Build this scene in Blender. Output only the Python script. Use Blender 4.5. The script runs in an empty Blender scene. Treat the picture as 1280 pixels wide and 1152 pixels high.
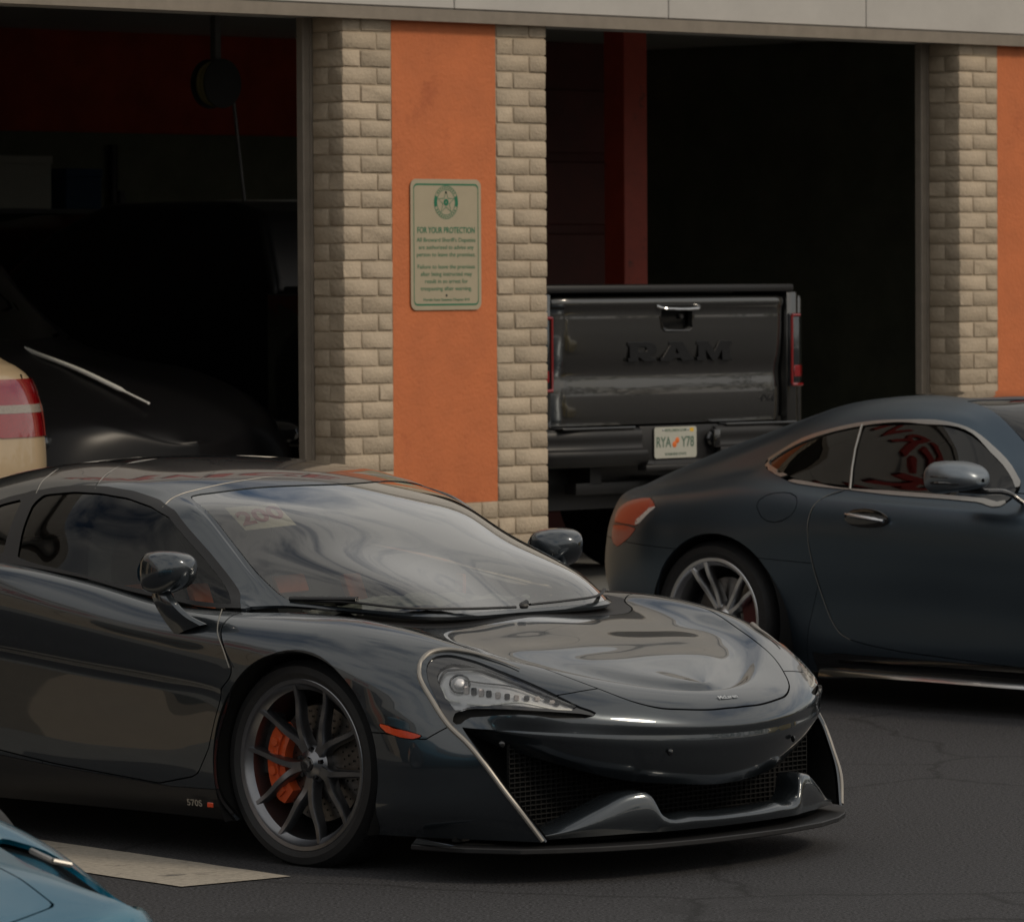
import bpy, bmesh, math, random
import numpy as np
from mathutils import Vector, Matrix
random.seed(7); np.random.seed(7)
C=bpy.context.scene.collection; SC=bpy.context.scene
# ---------------------------------------------------------------- camera, sky, sun, exposure
FPX=6518.0; EYE=1.8575; PITCH=math.atan(230.0/FPX); ROLL=.0056
cd=bpy.data.cameras.new('camera'); cam=bpy.data.objects.new('camera',cd); C.objects.link(cam)
cd.sensor_width=36; cd.lens=36*FPX/1280; cd.clip_start=.1; cd.clip_end=3000
cam.matrix_world=Matrix.Translation((0,0,EYE))@Matrix.Rotation(math.pi/2-PITCH,4,'X')@Matrix.Rotation(-ROLL,4,'Z')
cd.dof.use_dof=True; cd.dof.focus_distance=16.6; cd.dof.aperture_fstop=11
SC.camera=cam
SC.view_settings.view_transform='Standard'; SC.view_settings.look='None'; SC.view_settings.gamma=1
SC.view_settings.exposure=-2.03
SUN_EL,SUN_AZ=math.radians(38),math.radians(118)      # azimuth clockwise from +Y: the light comes from the right, a little behind the camera
W=bpy.data.worlds.new('World'); SC.world=W; W.use_nodes=True
nt=W.node_tree; bg=nt.nodes['Background']; bg.inputs['Strength'].default_value=.1
sky=nt.nodes.new('ShaderNodeTexSky'); sky.sky_type='NISHITA'; sky.sun_disc=False
sky.sun_elevation=SUN_EL; sky.sun_rotation=SUN_AZ; sky.dust_density=2.0
tc=nt.nodes.new('ShaderNodeTexCoord'); mp=nt.nodes.new('ShaderNodeMapping'); mp.inputs['Scale'].default_value=(1.0,1.0,2.6)
nz=nt.nodes.new('ShaderNodeTexNoise'); nz.inputs['Scale'].default_value=2.6; nz.inputs['Detail'].default_value=8; nz.inputs['Roughness'].default_value=.56; nz.inputs['Distortion'].default_value=.12
rp=nt.nodes.new('ShaderNodeValToRGB'); rp.color_ramp.elements[0].position=.30; rp.color_ramp.elements[1].position=.53
mx=nt.nodes.new('ShaderNodeMixRGB'); mx.inputs[2].default_value=(24,23.2,21.8,1)
nt.links.new(tc.outputs['Generated'],mp.inputs['Vector']); nt.links.new(mp.outputs[0],nz.inputs['Vector'])
nt.links.new(nz.outputs['Fac'],rp.inputs[0]); nt.links.new(rp.outputs[0],mx.inputs[0]); br=nt.nodes.new('ShaderNodeMixRGB'); br.blend_type='MULTIPLY'; br.inputs[0].default_value=1; br.inputs[2].default_value=(3.2,3.0,2.7,1); nt.links.new(sky.outputs[0],br.inputs[1]); nt.links.new(br.outputs[0],mx.inputs[1]); nt.links.new(mx.outputs[0],bg.inputs[0])
sd=bpy.data.lights.new('sun','SUN'); sd.energy=4.2; sd.angle=math.radians(10); sd.color=(1,.86,.68)
so=bpy.data.objects.new('sun',sd); C.objects.link(so)
sv=Vector((math.sin(SUN_AZ)*math.cos(SUN_EL),math.cos(SUN_AZ)*math.cos(SUN_EL),math.sin(SUN_EL)))
so.rotation_euler=sv.to_track_quat('Z','Y').to_euler(); so.location=(10,-10,20)

PI=math.pi
# ---------------------------------------------------------------- surface tools
def spl(P,n):
    """dense Catmull-Rom (chord-length) curve through P; n points per span"""
    P=np.array(P,float); m=len(P)
    if m==2:
        t=np.linspace(0,1,n+1)[:,None]; return P[0]*(1-t)+P[1]*t
    sh=P.shape[1:]; Q=P.reshape(m,-1)
    d=np.linalg.norm(np.diff(Q,axis=0),axis=1)+1e-9
    return cspl(Q,np.concatenate([[0],np.cumsum(d)]),n).reshape((-1,)+sh)
def cspl(Q,t,n):
    m=len(Q); T=np.zeros_like(Q)
    for i in range(m):
        if i==0: T[i]=(Q[1]-Q[0])/(t[1]-t[0])
        elif i==m-1: T[i]=(Q[i]-Q[i-1])/(t[i]-t[i-1])
        else:
            a,b=t[i]-t[i-1],t[i+1]-t[i]
            T[i]=((Q[i]-Q[i-1])/a*b+(Q[i+1]-Q[i])/b*a)/(a+b)
    out=[]
    for i in range(m-1):
        h=t[i+1]-t[i]
        for k in range(n):
            s=k/n
            out.append(Q[i]*(1+2*s)*(1-s)**2+T[i]*h*s*(1-s)**2+Q[i+1]*s*s*(3-2*s)+T[i+1]*h*s*s*(s-1))
    out.append(Q[-1]); return np.array(out)
def grid(P,nu,nv,cj=False,i0=False,i1=False):
    """P[i][j] control points -> dense grid [a][b]"""
    P=np.array(P,float); fl=np.array([1,-1,1])
    if cj: P=np.concatenate([P,P[:,-2:-1]*fl],1)      # mirrored phantom rows keep the surface smooth across the centre line
    if i0: P=np.concatenate([P[1:2]*fl,P],0)
    if i1: P=np.concatenate([P,P[-2:-1]*fl],0)
    m,n,_=P.shape
    du=np.linalg.norm(np.diff(P,axis=0),axis=2).mean(axis=1)+1e-6
    A=cspl(P.reshape(m,-1),np.concatenate([[0],np.cumsum(du)]),nu).reshape(-1,n,3)
    dv=np.linalg.norm(np.diff(P,axis=1),axis=2).mean(axis=0)+1e-6
    B=A.transpose(1,0,2).reshape(n,-1)
    R=cspl(B,np.concatenate([[0],np.cumsum(dv)]),nv).reshape(-1,len(A),3).transpose(1,0,2)
    if cj: R=R[:,:-nv]
    if i0: R=R[nu:]
    if i1: R=R[:-nu]
    return R
def fair(G,n,j1=None):
    """Taubin smoothing of a grid: takes out ripples, keeps the shape; the last row is the mirror line"""
    G=G.copy(); fl=np.array([1,-1,1])
    for k in range(2*n):
        f=.5 if k%2==0 else -.52
        E=np.concatenate([G,G[:,-2:-1]*fl],1)
        L=(E[:-2,1:-1]+E[2:,1:-1]+E[1:-1,:-2]+E[1:-1,2:])/4-E[1:-1,1:-1]
        G[1:-1,1:]+=f*L; G[:,-1,1]=0
    return G
class Msh:
    def __init__(s,v=None,f=None):
        s.v=np.array(v if v is not None else [],float).reshape(-1,3); s.f=list(f or [])
    @staticmethod
    def from_grid(G):
        a,b,_=G.shape
        f=[(i*b+j,i*b+j+1,(i+1)*b+j+1,(i+1)*b+j) for i in range(a-1) for j in range(b-1)]
        return Msh(G.reshape(-1,3),f)
    def copy(s): return Msh(s.v.copy(),list(s.f))
    def add(s,o):
        n=len(s.v); s.v=np.vstack([s.v,o.v]) if n else o.v.copy()
        s.f+= [tuple(i+n for i in f) for f in o.f]; return s
    def mirror(s): return Msh(s.v*np.array([1,-1,1]),[tuple(reversed(f)) for f in s.f])
    def flip(s): s.f=[tuple(reversed(f)) for f in s.f]; return s
    def weld(s,eps=1e-5):
        k=np.round(s.v/eps).astype(np.int64); _,idx,inv=np.unique(k,axis=0,return_index=True,return_inverse=True)
        inv=inv.reshape(-1); nv=s.v[idx]; nf=[]
        for f in s.f:
            g=[]
            for i in f:
                j=int(inv[i])
                if not g or g[-1]!=j: g.append(j)
            if len(g)>1 and g[0]==g[-1]: g.pop()
            if len(set(g))==len(g) and len(g)>2: nf.append(tuple(g))
        return Msh(nv,nf)
    def clip(s,val):
        """keep where val(vertex)>0"""
        val=np.asarray(val); nv=list(map(tuple,s.v)); nf=[]; ed={}
        for f in s.f:
            vs=[val[i] for i in f]
            if min(vs)>0: nf.append(f); continue
            if max(vs)<=0: continue
            g=[]
            for k,i in enumerate(f):
                j=f[(k+1)%len(f)]; a,b=val[i],val[j]
                if a>0: g.append(i)
                if (a>0)!=(b>0):
                    e=(min(i,j),max(i,j))
                    if e not in ed:
                        t=a/(a-b); p=s.v[i]*(1-t)+s.v[j]*t
                        if i>j: pass
                        ed[e]=len(nv); nv.append(tuple(p))
                    g.append(ed[e])
            if len(g)>2: nf.append(tuple(g))
        m=Msh(nv,nf); return m.prune()
    def prune(s):
        u=sorted({i for f in s.f for i in f}); mp={i:k for k,i in enumerate(u)}
        return Msh(s.v[u] if len(u) else [],[tuple(mp[i] for i in f) for f in s.f])
    def normals(s):
        N=np.zeros_like(s.v)
        for f in s.f:
            a=s.v[f[0]];b=s.v[f[1]];c=s.v[f[2]];n=np.cross(b-a,c-a)
            if len(f)>3: n=n+np.cross(c-a,s.v[f[3]]-a)
            for i in f: N[i]+=n
        return N/(np.linalg.norm(N,axis=1,keepdims=True)+1e-12)
    def offset(s,d):
        return Msh(s.v+s.normals()*d,list(s.f))
    def rim(s,d):
        """add a strip along every open border, going d along the normal"""
        cnt={}
        for f in s.f:
            for k in range(len(f)):
                e=(f[k],f[(k+1)%len(f)]); cnt[e]=1
        N=s.normals(); nv=list(map(tuple,s.v)); mp={}
        nf=list(s.f); base=len(nv)
        for (a,b) in list(cnt):
            if (b,a) in cnt: continue
            q=[]
            for i in (a,b):
                # separate border verts to keep the edge crisp
                if i not in mp:
                    mp[i]=(len(nv),len(nv)+1); nv.append(tuple(s.v[i])); nv.append(tuple(s.v[i]+N[i]*d))
                q.append(mp[i])
            nf.append((q[1][0],q[0][0],q[0][1],q[1][1]))
        return Msh(nv,nf)
def plane_of(poly):
    P=np.array(poly,float); c=P.mean(0); u,s,vt=np.linalg.svd(P-c); return c,vt[0],vt[1],vt[2]
def sdf2(pts,poly):
    """signed distance, positive inside"""
    pts=np.asarray(pts); poly=np.asarray(poly,float); n=len(poly)
    d=np.full(len(pts),1e9); ins=np.zeros(len(pts),bool)
    for i in range(n):
        a=poly[i]; b=poly[(i+1)%n]; e=b-a; w=pts-a
        t=np.clip((w@e)/(e@e+1e-12),0,1); q=w-t[:,None]*e; d=np.minimum(d,(q**2).sum(1))
        c=(a[1]<=pts[:,1])!=(b[1]<=pts[:,1])
        with np.errstate(divide='ignore',invalid='ignore'):
            x=a[0]+(pts[:,1]-a[1])*(b[0]-a[0])/(b[1]-a[1])
        ins^= c&(pts[:,0]<x)
    d=np.sqrt(d); return np.where(ins,d,-d)
def region(m,poly,depth=.35,axes=None,n=6):
    """signed distance of mesh vertices to a closed outline of 3-D points (smoothed), seen along the outline's own normal"""
    P=np.array(poly,float)
    if axes is None:
        c,u,v,w=plane_of(P)
    else:
        c=P.mean(0); u,v=[np.array(a,float) for a in axes]; w=np.cross(u,v)
    q=np.c_[(m.v-c)@u,(m.v-c)@v]; p=np.c_[(P-c)@u,(P-c)@v]
    d=sdf2(q,p)
    if depth is not None:
        h=np.abs((m.v-c)@w); d=np.where(h<depth,d,-np.maximum(np.abs(d),.05))
    return d
def mclaren_base():
    S=[
 [(-3.30,.75,.25),(-3.35,.8,.35),(-3.38,.82,.5),(-3.38,.82,.62),(-3.38,.82,.7),(-3.35,.80,.78),(-3.30,.74,.84),(-3.28,.6,.86),(-3.3,.3,.87),(-3.3,0,.87)],
 [(-3.0,.86,.2),(-3.0,.93,.3),(-3.0,.97,.5),(-3.0,.97,.62),(-3.0,.965,.72),(-3.0,.94,.82),(-3.0,.86,.88),(-3.0,.7,.88),(-3.0,.35,.9),(-3.0,0,.9)],
 [(-2.6,.9,.15),(-2.6,.95,.25),(-2.6,.965,.45),(-2.6,.97,.62),(-2.6,.965,.74),(-2.6,.94,.85),(-2.6,.86,.91),(-2.6,.72,.90),(-2.6,.35,.95),(-2.6,0,.97)],
 [(-2.1,.88,.13),(-2.1,.93,.22),(-2.1,.955,.40),(-2.1,.95,.55),(-2.1,.955,.70),(-2.1,.95,.82),(-2.1,.90,.89),(-2.1,.8,.93),(-2.1,.4,.96),(-2.1,0,.98)],
 [(-1.75, 0.86, 0.13), (-1.75, 0.92, 0.2), (-1.75, 0.924, 0.42), (-1.75, 0.908, 0.645), (-1.75, 0.94, 0.68), (-1.75, 0.96, 0.81), (-1.75, 0.92, 0.89), (-1.75, 0.85, 0.93), (-1.75, 0.45, 0.92), (-1.75, 0, 0.92)],
 [(-1.35, 0.85, 0.13), (-1.35, 0.91, 0.2), (-1.35, 0.919, 0.4), (-1.35, 0.893, 0.615), (-1.35, 0.925, 0.65), (-1.35, 0.955, 0.79), (-1.35, 0.92, 0.88), (-1.35, 0.86, 0.91), (-1.35, 0.5, 0.9), (-1.35, 0, 0.9)],
 [(-1.0, 0.85, 0.13), (-1.0, 0.91, 0.2), (-1.0, 0.919, 0.37), (-1.0, 0.893, 0.585), (-1.0, 0.925, 0.62), (-1.0, 0.945, 0.75), (-1.0, 0.905, 0.835), (-1.0, 0.85, 0.865), (-1.0, 0.5, 0.86), (-1.0, 0, 0.86)],
 [(-0.6, 0.86, 0.13), (-0.6, 0.91, 0.2), (-0.6, 0.919, 0.36), (-0.6, 0.893, 0.555), (-0.6, 0.925, 0.59), (-0.6, 0.93, 0.71), (-0.6, 0.885, 0.78), (-0.6, 0.82, 0.8), (-0.6, 0.5, 0.8), (-0.6, 0, 0.8)],
 [(-0.35, 0.87, 0.13), (-0.35, 0.915, 0.2), (-0.35, 0.919, 0.36), (-0.35, 0.91, 0.535), (-0.35, 0.925, 0.57), (-0.35, 0.925, 0.69), (-0.35, 0.88, 0.76), (-0.35, 0.79, 0.79), (-0.35, 0.5, 0.79), (-0.35, 0, 0.775)],
 [(-.1,.88,.13),(-.1,.92,.2),(-.1,.93,.3),(-.1,.93,.43),(-.1,.935,.56),(-.1,.925,.68),(-.1,.86,.76),(-.1,.74,.792),(-.1,.4,.78),(-.1,0,.772)],
 [(.12,.885,.13),(.12,.925,.2),(.12,.935,.3),(.12,.935,.42),(.12,.938,.55),(.12,.92,.67),(.12,.85,.752),(.12,.73,.782),(.12,.38,.755),(.12,0,.762)],
 [(.35,.88,.13),(.35,.92,.2),(.35,.93,.3),(.35,.93,.40),(.35,.925,.52),(.35,.905,.63),(.35,.84,.71),(.34,.72,.750),(.31,.36,.725),(.30,0,.735)],
 [(.54,.84,.13),(.54,.885,.2),(.54,.90,.3),(.54,.90,.40),(.53,.89,.50),(.50,.87,.60),(.48,.82,.675),(.45,.71,.725),(.42,.36,.70),(.42,0,.71)],
 [(.90,.72,.13),(.85,.77,.225),(.78,.81,.33),(.72,.83,.41),(.66,.835,.478),(.61,.825,.56),(.58,.78,.64),(.54,.69,.70),(.52,.35,.685),(.52,0,.69)]]
    Fr=[
 [(.785,.738,.468),(.792,.738,.53),(.72,.70,.62),(.66,.62,.668),(.62,.32,.66),(.62,0,.665)],
 [(.890,.617,.457),(.882,.613,.52),(.82,.57,.595),(.76,.5,.633),(.70,.28,.642),(.70,0,.645)],
 [(1.0,.4,.442),(1.0,.4,.485),(.955,.385,.545),(.87,.34,.592),(.8,.2,.611),(.79,0,.613)],
 [(1.065,.2,.434),(1.065,.2,.47),(1.02,.195,.525),(.95,.18,.565),(.88,.1,.587),(.87,0,.588)],
 [(1.085,0,.43),(1.085,0,.465),(1.04,0,.52),(.98,0,.555),(.93,0,.572),(.92,0,.575)]]
    def val(r,k):
        a,b=np.array(r[k]),np.array(r[k+1]); m=a*.62+b*.38; m[2]-=.016; return r[:k+1]+[tuple(m)]+r[k+1:]
    S=[val(r,7) for r in S]; Fr=[val(r,3) for r in Fr]
    A=grid([r for r in S],8,6,cj=True)
    U=grid([r[4:] for r in S]+Fr,8,6,cj=True,i1=True)
    U=fair(U,22)
    nA=A.shape[0]
    # upper rows come from the whole-length loft, lower rows from the side loft
    low=A[:,:4*6+1]; low=low.copy(); low[:,-1]=U[:nA,0]
    side=Msh.from_grid(low); up=Msh.from_grid(U)
    m=side.copy().add(up).weld(1e-4)
    return m   # half with positive y
def mclaren_canopy():
    C=[
 [(-.36,.76,.80),(-.35,.75,.803),(-.34,.74,.806),(-.31,.70,.807),(-.27,.665,.807),(.125,.47,.778),(.145,0,.768)],
 [(-.50,.80,.80),(-.50,.765,.84),(-.50,.72,.875),(-.455,.68,.905),(-.42,.65,.903),(-.03,.465,.877),(-.02,0,.868)],
 [(-.62,.815,.815),(-.62,.77,.88),(-.60,.70,.945),(-.57,.66,.988),(-.55,.625,.992),(-.30,.44,.987),(-.205,0,.975)],
 [(-.85,.83,.845),(-.84,.76,.97),(-.80,.665,1.08),(-.745,.63,1.10),(-.71,.595,1.098),(-.53,.40,1.099),(-.43,0,1.085)],
 [(-1.02,.838,.875),(-1.0,.755,1.01),(-.97,.645,1.125),(-.91,.60,1.143),(-.85,.56,1.145),(-.74,.33,1.165),(-.65,0,1.168)],
 [(-1.15,.84,.89),(-1.13,.755,1.03),(-1.12,.64,1.152),(-1.06,.60,1.172),(-.99,.53,1.183),(-.90,.3,1.202),(-.82,0,1.207)],
 [(-1.3,.84,.905),(-1.3,.755,1.035),(-1.3,.635,1.158),(-1.26,.59,1.187),(-1.22,.50,1.208),(-1.16,.28,1.228),(-1.12,0,1.238)],
 [(-1.5,.845,.92),(-1.5,.755,1.03),(-1.5,.635,1.145),(-1.5,.59,1.178),(-1.48,.5,1.213),(-1.45,.28,1.238),(-1.42,0,1.247)],
 [(-1.8,.85,.93),(-1.8,.77,1.01),(-1.8,.65,1.10),(-1.8,.60,1.135),(-1.8,.5,1.175),(-1.8,.28,1.205),(-1.8,0,1.222)],
 [(-2.15,.83,.93),(-2.15,.77,.97),(-2.15,.67,1.03),(-2.15,.6,1.06),(-2.15,.48,1.10),(-2.15,.28,1.145),(-2.15,0,1.165)],
 [(-2.5,.75,.91),(-2.5,.7,.93),(-2.5,.64,.965),(-2.5,.58,.98),(-2.5,.45,1.02),(-2.5,.25,1.06),(-2.5,0,1.08)],
 [(-2.9,.6,.89),(-2.9,.55,.895),(-2.9,.5,.90),(-2.9,.45,.905),(-2.9,.35,.915),(-2.9,.2,.93),(-2.9,0,.94)]]
    return fair(grid(C,8,8,cj=True),45)
def merc_base():
    T=[
 [(-.93,0,.30),(-1.0,0,.40),(-1.03,0,.52),(-1.02,0,.64),(-1.0,0,.76),(-.97,0,.86),(-.93,0,.89),(-.88,0,.91),(-.82,0,.945),(-.72,0,.99),(-.65,0,1.02)],
 [(-.92,.33,.3),(-.985,.34,.4),(-1.01,.35,.52),(-1.0,.35,.64),(-.98,.35,.76),(-.95,.345,.855),(-.91,.34,.885),(-.86,.33,.91),(-.80,.28,.94),(-.70,.18,.99),(-.62,0,1.035)],
 [(-.82,.6,.3),(-.87,.63,.4),(-.895,.65,.52),(-.89,.65,.64),(-.87,.64,.76),(-.83,.62,.855),(-.79,.6,.885),(-.74,.55,.91),(-.69,.47,.95),(-.61,.27,1.01),(-.55,0,1.06)],
 [(-.68,.74,.28),(-.70,.80,.4),(-.70,.83,.52),(-.695,.83,.64),(-.68,.82,.75),(-.65,.78,.84),(-.62,.72,.88),(-.59,.66,.92),(-.56,.58,.965),(-.51,.34,1.035),(-.46,0,1.09)]]
    def st(x,*p): return [(x,a,b) for a,b in p]
    S=[
 st(-.42,(.80,.22),(.885,.36),(.93,.5),(.945,.64),(.93,.77),(.865,.865),(.77,.905),(.70,.945),(.62,.99),(.35,1.075),(0,1.11)),
 st(-.15,(.80,.2),(.90,.35),(.955,.5),(.965,.64),(.95,.78),(.885,.885),(.79,.935),(.71,.985),(.63,1.05),(.35,1.155),(0,1.19)),
 st(.1,(.80,.18),(.90,.33),(.965,.5),(.975,.64),(.955,.785),(.89,.905),(.80,.965),(.71,1.03),(.62,1.125),(.35,1.23),(0,1.26)),
 st(.35,(.82,.15),(.89,.3),(.945,.48),(.955,.64),(.945,.785),(.895,.905),(.82,.96),(.70,1.135),(.60,1.225),(.35,1.29),(0,1.305)),
 st(.65,(.84,.13),(.90,.26),(.91,.44),(.93,.62),(.938,.77),(.90,.88),(.83,.935),(.685,1.205),(.59,1.285),(.35,1.325),(0,1.335)),
 st(1.0,(.85,.13),(.91,.25),(.91,.43),(.93,.61),(.938,.76),(.90,.87),(.83,.92),(.68,1.225),(.58,1.295),(.35,1.335),(0,1.345)),
 st(1.3,(.85,.13),(.915,.25),(.91,.43),(.93,.60),(.938,.75),(.90,.86),(.83,.91),(.68,1.185),(.60,1.24),(.35,1.295),(0,1.31)),
 st(1.55,(.85,.13),(.92,.25),(.915,.42),(.93,.59),(.938,.74),(.90,.85),(.83,.897),(.71,1.0),(.65,1.06),(.38,1.16),(0,1.2)),
 st(1.8,(.85,.13),(.92,.25),(.92,.41),(.935,.58),(.94,.73),(.90,.84),(.83,.885),(.79,.90),(.74,.915),(.4,1.0),(0,1.03)),
 st(2.15,(.85,.13),(.92,.25),(.935,.4),(.95,.56),(.945,.71),(.89,.81),(.80,.85),(.72,.86),(.62,.87),(.35,.89),(0,.9)),
 st(2.65,(.84,.15),(.92,.3),(.96,.45),(.965,.58),(.945,.69),(.88,.77),(.78,.81),(.68,.815),(.58,.815),(.3,.82),(0,.83)),
 st(3.05,(.80,.15),(.88,.28),(.92,.4),(.91,.53),(.88,.62),(.81,.70),(.72,.735),(.62,.745),(.52,.75),(.3,.755),(0,.76)),
 st(3.38,(.6,.15),(.70,.25),(.74,.38),(.72,.48),(.66,.56),(.58,.62),(.5,.65),(.4,.66),(.3,.665),(.15,.67),(0,.67)),
 st(3.5,(.15,.15),(.2,.25),(.22,.36),(.2,.45),(.18,.5),(.16,.54),(.14,.57),(.1,.58),(.08,.585),(.04,.59),(0,.59)),
 st(3.52,(0,.16),(0,.25),(0,.36),(0,.45),(0,.5),(0,.54),(0,.565),(0,.575),(0,.58),(0,.585),(0,.588))]
    return grid(T+S,7,6,cj=True,i0=True)
# ---------------------------------------------------------------- materials
MAT={}
def mat(name,col,rough=.5,metal=0.,coat=0.,coat_r=.03,spec=.5,noise=0.,nscale=20.,bump=0.,bscale=80.,bdist=.002,rvar=0.,emit=None,detail=6,dirt=None,ramp=.2,objrand=0.,bump2=None,cracks=None):
    m=bpy.data.materials.new(name); m.use_nodes=True; n=m.node_tree; b=n.nodes['Principled BSDF']
    b.inputs['Base Color'].default_value=(*col,1); b.inputs['Roughness'].default_value=rough; b.inputs['Metallic'].default_value=metal
    b.inputs['Coat Weight'].default_value=coat; b.inputs['Coat Roughness'].default_value=coat_r; b.inputs['Coat IOR'].default_value=1.65; b.inputs['Specular IOR Level'].default_value=spec
    if emit: b.inputs['Emission Color'].default_value=(*emit[0],1); b.inputs['Emission Strength'].default_value=emit[1]
    tc=n.nodes.new('ShaderNodeTexCoord')
    src='Object'
    if noise or rvar:
        nz=n.nodes.new('ShaderNodeTexNoise'); nz.inputs['Scale'].default_value=nscale; nz.inputs['Detail'].default_value=detail; nz.inputs['Roughness'].default_value=.62
        n.links.new(tc.outputs[src],nz.inputs['Vector'])
        if noise:
            r=n.nodes.new('ShaderNodeValToRGB'); r.color_ramp.elements[0].position=.5-ramp; r.color_ramp.elements[1].position=.5+ramp
            r.color_ramp.elements[0].color=(*[c*(1-noise) for c in col],1); r.color_ramp.elements[1].color=(*[min(1,c*(1+noise)) for c in col],1)
            n.links.new(nz.outputs['Fac'],r.inputs[0]); last=r.outputs[0]
            if dirt:
                n2=n.nodes.new('ShaderNodeTexNoise'); n2.inputs['Scale'].default_value=dirt[1]; n2.inputs['Detail'].default_value=9; n2.inputs['Roughness'].default_value=.7
                n.links.new(tc.outputs[src],n2.inputs['Vector'])
                r2=n.nodes.new('ShaderNodeValToRGB'); r2.color_ramp.elements[0].position=dirt[2]; r2.color_ramp.elements[1].position=dirt[2]+.12
                n.links.new(n2.outputs['Fac'],r2.inputs[0]); mm=n.nodes.new('ShaderNodeMixRGB'); mm.inputs[2].default_value=(*dirt[0],1)
                n.links.new(r2.outputs[0],mm.inputs[0]); n.links.new(last,mm.inputs[1]); last=mm.outputs[0]
            if cracks:
                nd=n.nodes.new('ShaderNodeTexNoise'); nd.inputs['Scale'].default_value=2.5; nd.inputs['Detail'].default_value=6; n.links.new(tc.outputs[src],nd.inputs['Vector'])
                ad=n.nodes.new('ShaderNodeMixRGB'); ad.inputs[0].default_value=.22; n.links.new(tc.outputs[src],ad.inputs[1]); n.links.new(nd.outputs['Color'],ad.inputs[2])
                vo=n.nodes.new('ShaderNodeTexVoronoi'); vo.feature='DISTANCE_TO_EDGE'; vo.inputs['Scale'].default_value=cracks; n.links.new(ad.outputs[0],vo.inputs['Vector'])
                rc=n.nodes.new('ShaderNodeValToRGB'); rc.color_ramp.elements[0].position=.0; rc.color_ramp.elements[0].color=(.25,.25,.25,1); rc.color_ramp.elements[1].position=.010; n.links.new(vo.outputs['Distance'],rc.inputs[0])
                mc=n.nodes.new('ShaderNodeMixRGB'); mc.blend_type='MULTIPLY'; mc.inputs[0].default_value=.8; n.links.new(last,mc.inputs[1]); n.links.new(rc.outputs[0],mc.inputs[2]); last=mc.outputs[0]
            if objrand:
                oi=n.nodes.new('ShaderNodeObjectInfo'); ro=n.nodes.new('ShaderNodeMapRange'); ro.inputs['To Min'].default_value=1-objrand; ro.inputs['To Max'].default_value=1+objrand*.5; n.links.new(oi.outputs['Random'],ro.inputs['Value'])
                hs=n.nodes.new('ShaderNodeHueSaturation'); n.links.new(ro.outputs[0],hs.inputs['Value']); n.links.new(last,hs.inputs['Color']); last=hs.outputs[0]
            n.links.new(last,b.inputs['Base Color'])
        if rvar:
            mr=n.nodes.new('ShaderNodeMapRange'); mr.inputs['To Min'].default_value=max(0,rough-rvar); mr.inputs['To Max'].default_value=rough+rvar
            n.links.new(nz.outputs['Fac'],mr.inputs['Value']); n.links.new(mr.outputs[0],b.inputs['Roughness'])
    if bump:
        nb=n.nodes.new('ShaderNodeTexNoise'); nb.inputs['Scale'].default_value=bscale; nb.inputs['Detail'].default_value=5
        bp=n.nodes.new('ShaderNodeBump'); bp.inputs['Strength'].default_value=bump; bp.inputs['Distance'].default_value=bdist
        n.links.new(tc.outputs[src],nb.inputs['Vector']); n.links.new(nb.outputs['Fac'],bp.inputs['Height']); n.links.new(bp.outputs[0],b.inputs['Normal'])
        if bump2:
            n3=n.nodes.new('ShaderNodeTexNoise'); n3.inputs['Scale'].default_value=bump2[0]; n3.inputs['Detail'].default_value=3; n3.inputs['Distortion'].default_value=1.5; n.links.new(tc.outputs[src],n3.inputs['Vector'])
            b3=n.nodes.new('ShaderNodeBump'); b3.inputs['Strength'].default_value=bump2[2]; b3.inputs['Distance'].default_value=bump2[1]; n.links.new(n3.outputs['Fac'],b3.inputs['Height']); n.links.new(b3.outputs[0],bp.inputs['Normal'])
    MAT[name]=m; return m
def glass(name,tint,refl=1.0,ior=1.5,haze=None):
    m=bpy.data.materials.new(name); m.use_nodes=True; n=m.node_tree; n.nodes.remove(n.nodes['Principled BSDF']); out=n.nodes['Material Output']
    tr=n.nodes.new('ShaderNodeBsdfTransparent'); tr.inputs[0].default_value=(*tint,1)
    gl=n.nodes.new('ShaderNodeBsdfGlossy'); gl.inputs['Roughness'].default_value=.015; gl.inputs[0].default_value=(1,1,1,1)
    fr=n.nodes.new('ShaderNodeFresnel'); fr.inputs[0].default_value=ior
    mu=n.nodes.new('ShaderNodeMath'); mu.operation='MULTIPLY'; mu.inputs[1].default_value=refl; mu.use_clamp=True
    mi=n.nodes.new('ShaderNodeMixShader'); n.links.new(fr.outputs[0],mu.inputs[0]); n.links.new(mu.outputs[0],mi.inputs[0])
    n.links.new(tr.outputs[0],mi.inputs[1]); n.links.new(gl.outputs[0],mi.inputs[2]); n.links.new(mi.outputs[0],out.inputs[0])
    MAT[name]=m; return m
mat('asphalt',(.040,.040,.044),.86,noise=.75,nscale=95,bump=1.,bscale=140,bdist=.006,dirt=((.020,.020,.022),.9,.57),rvar=.1,detail=3,ramp=.09,cracks=.55)
mat('line_paint',(.40,.36,.30),.8,noise=.22,nscale=50,bump=.8,bscale=140,bdist=.004,dirt=((.10,.095,.09),7,.56),detail=9)
mat('concrete',(.22,.22,.21),.85,noise=.2,nscale=8,bump=.3)
mat('brick_paint',(.49,.40,.295),.72,noise=.10,nscale=11,bump=1.,bscale=60,bdist=.006,dirt=((.33,.27,.20),17,.62),rvar=.1,objrand=.14)
mat('mortar_paint',(.41,.34,.25),.8,noise=.1,nscale=30,bump=.7,bscale=70,bdist=.004)
mat('stucco_orange',(.60,.175,.062),.75,noise=.09,nscale=5,bump=.7,bscale=55,bdist=.005,dirt=((.47,.125,.045),3.2,.57),rvar=.08,bump2=(5,.02,.14))
mat('frame_paint',(.24,.205,.165),.6,noise=.12,nscale=12,bump=.2,bscale=60)
mat('fascia_white',(.50,.48,.45),.7,noise=.06,nscale=4,bump=.3,bscale=50)
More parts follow.
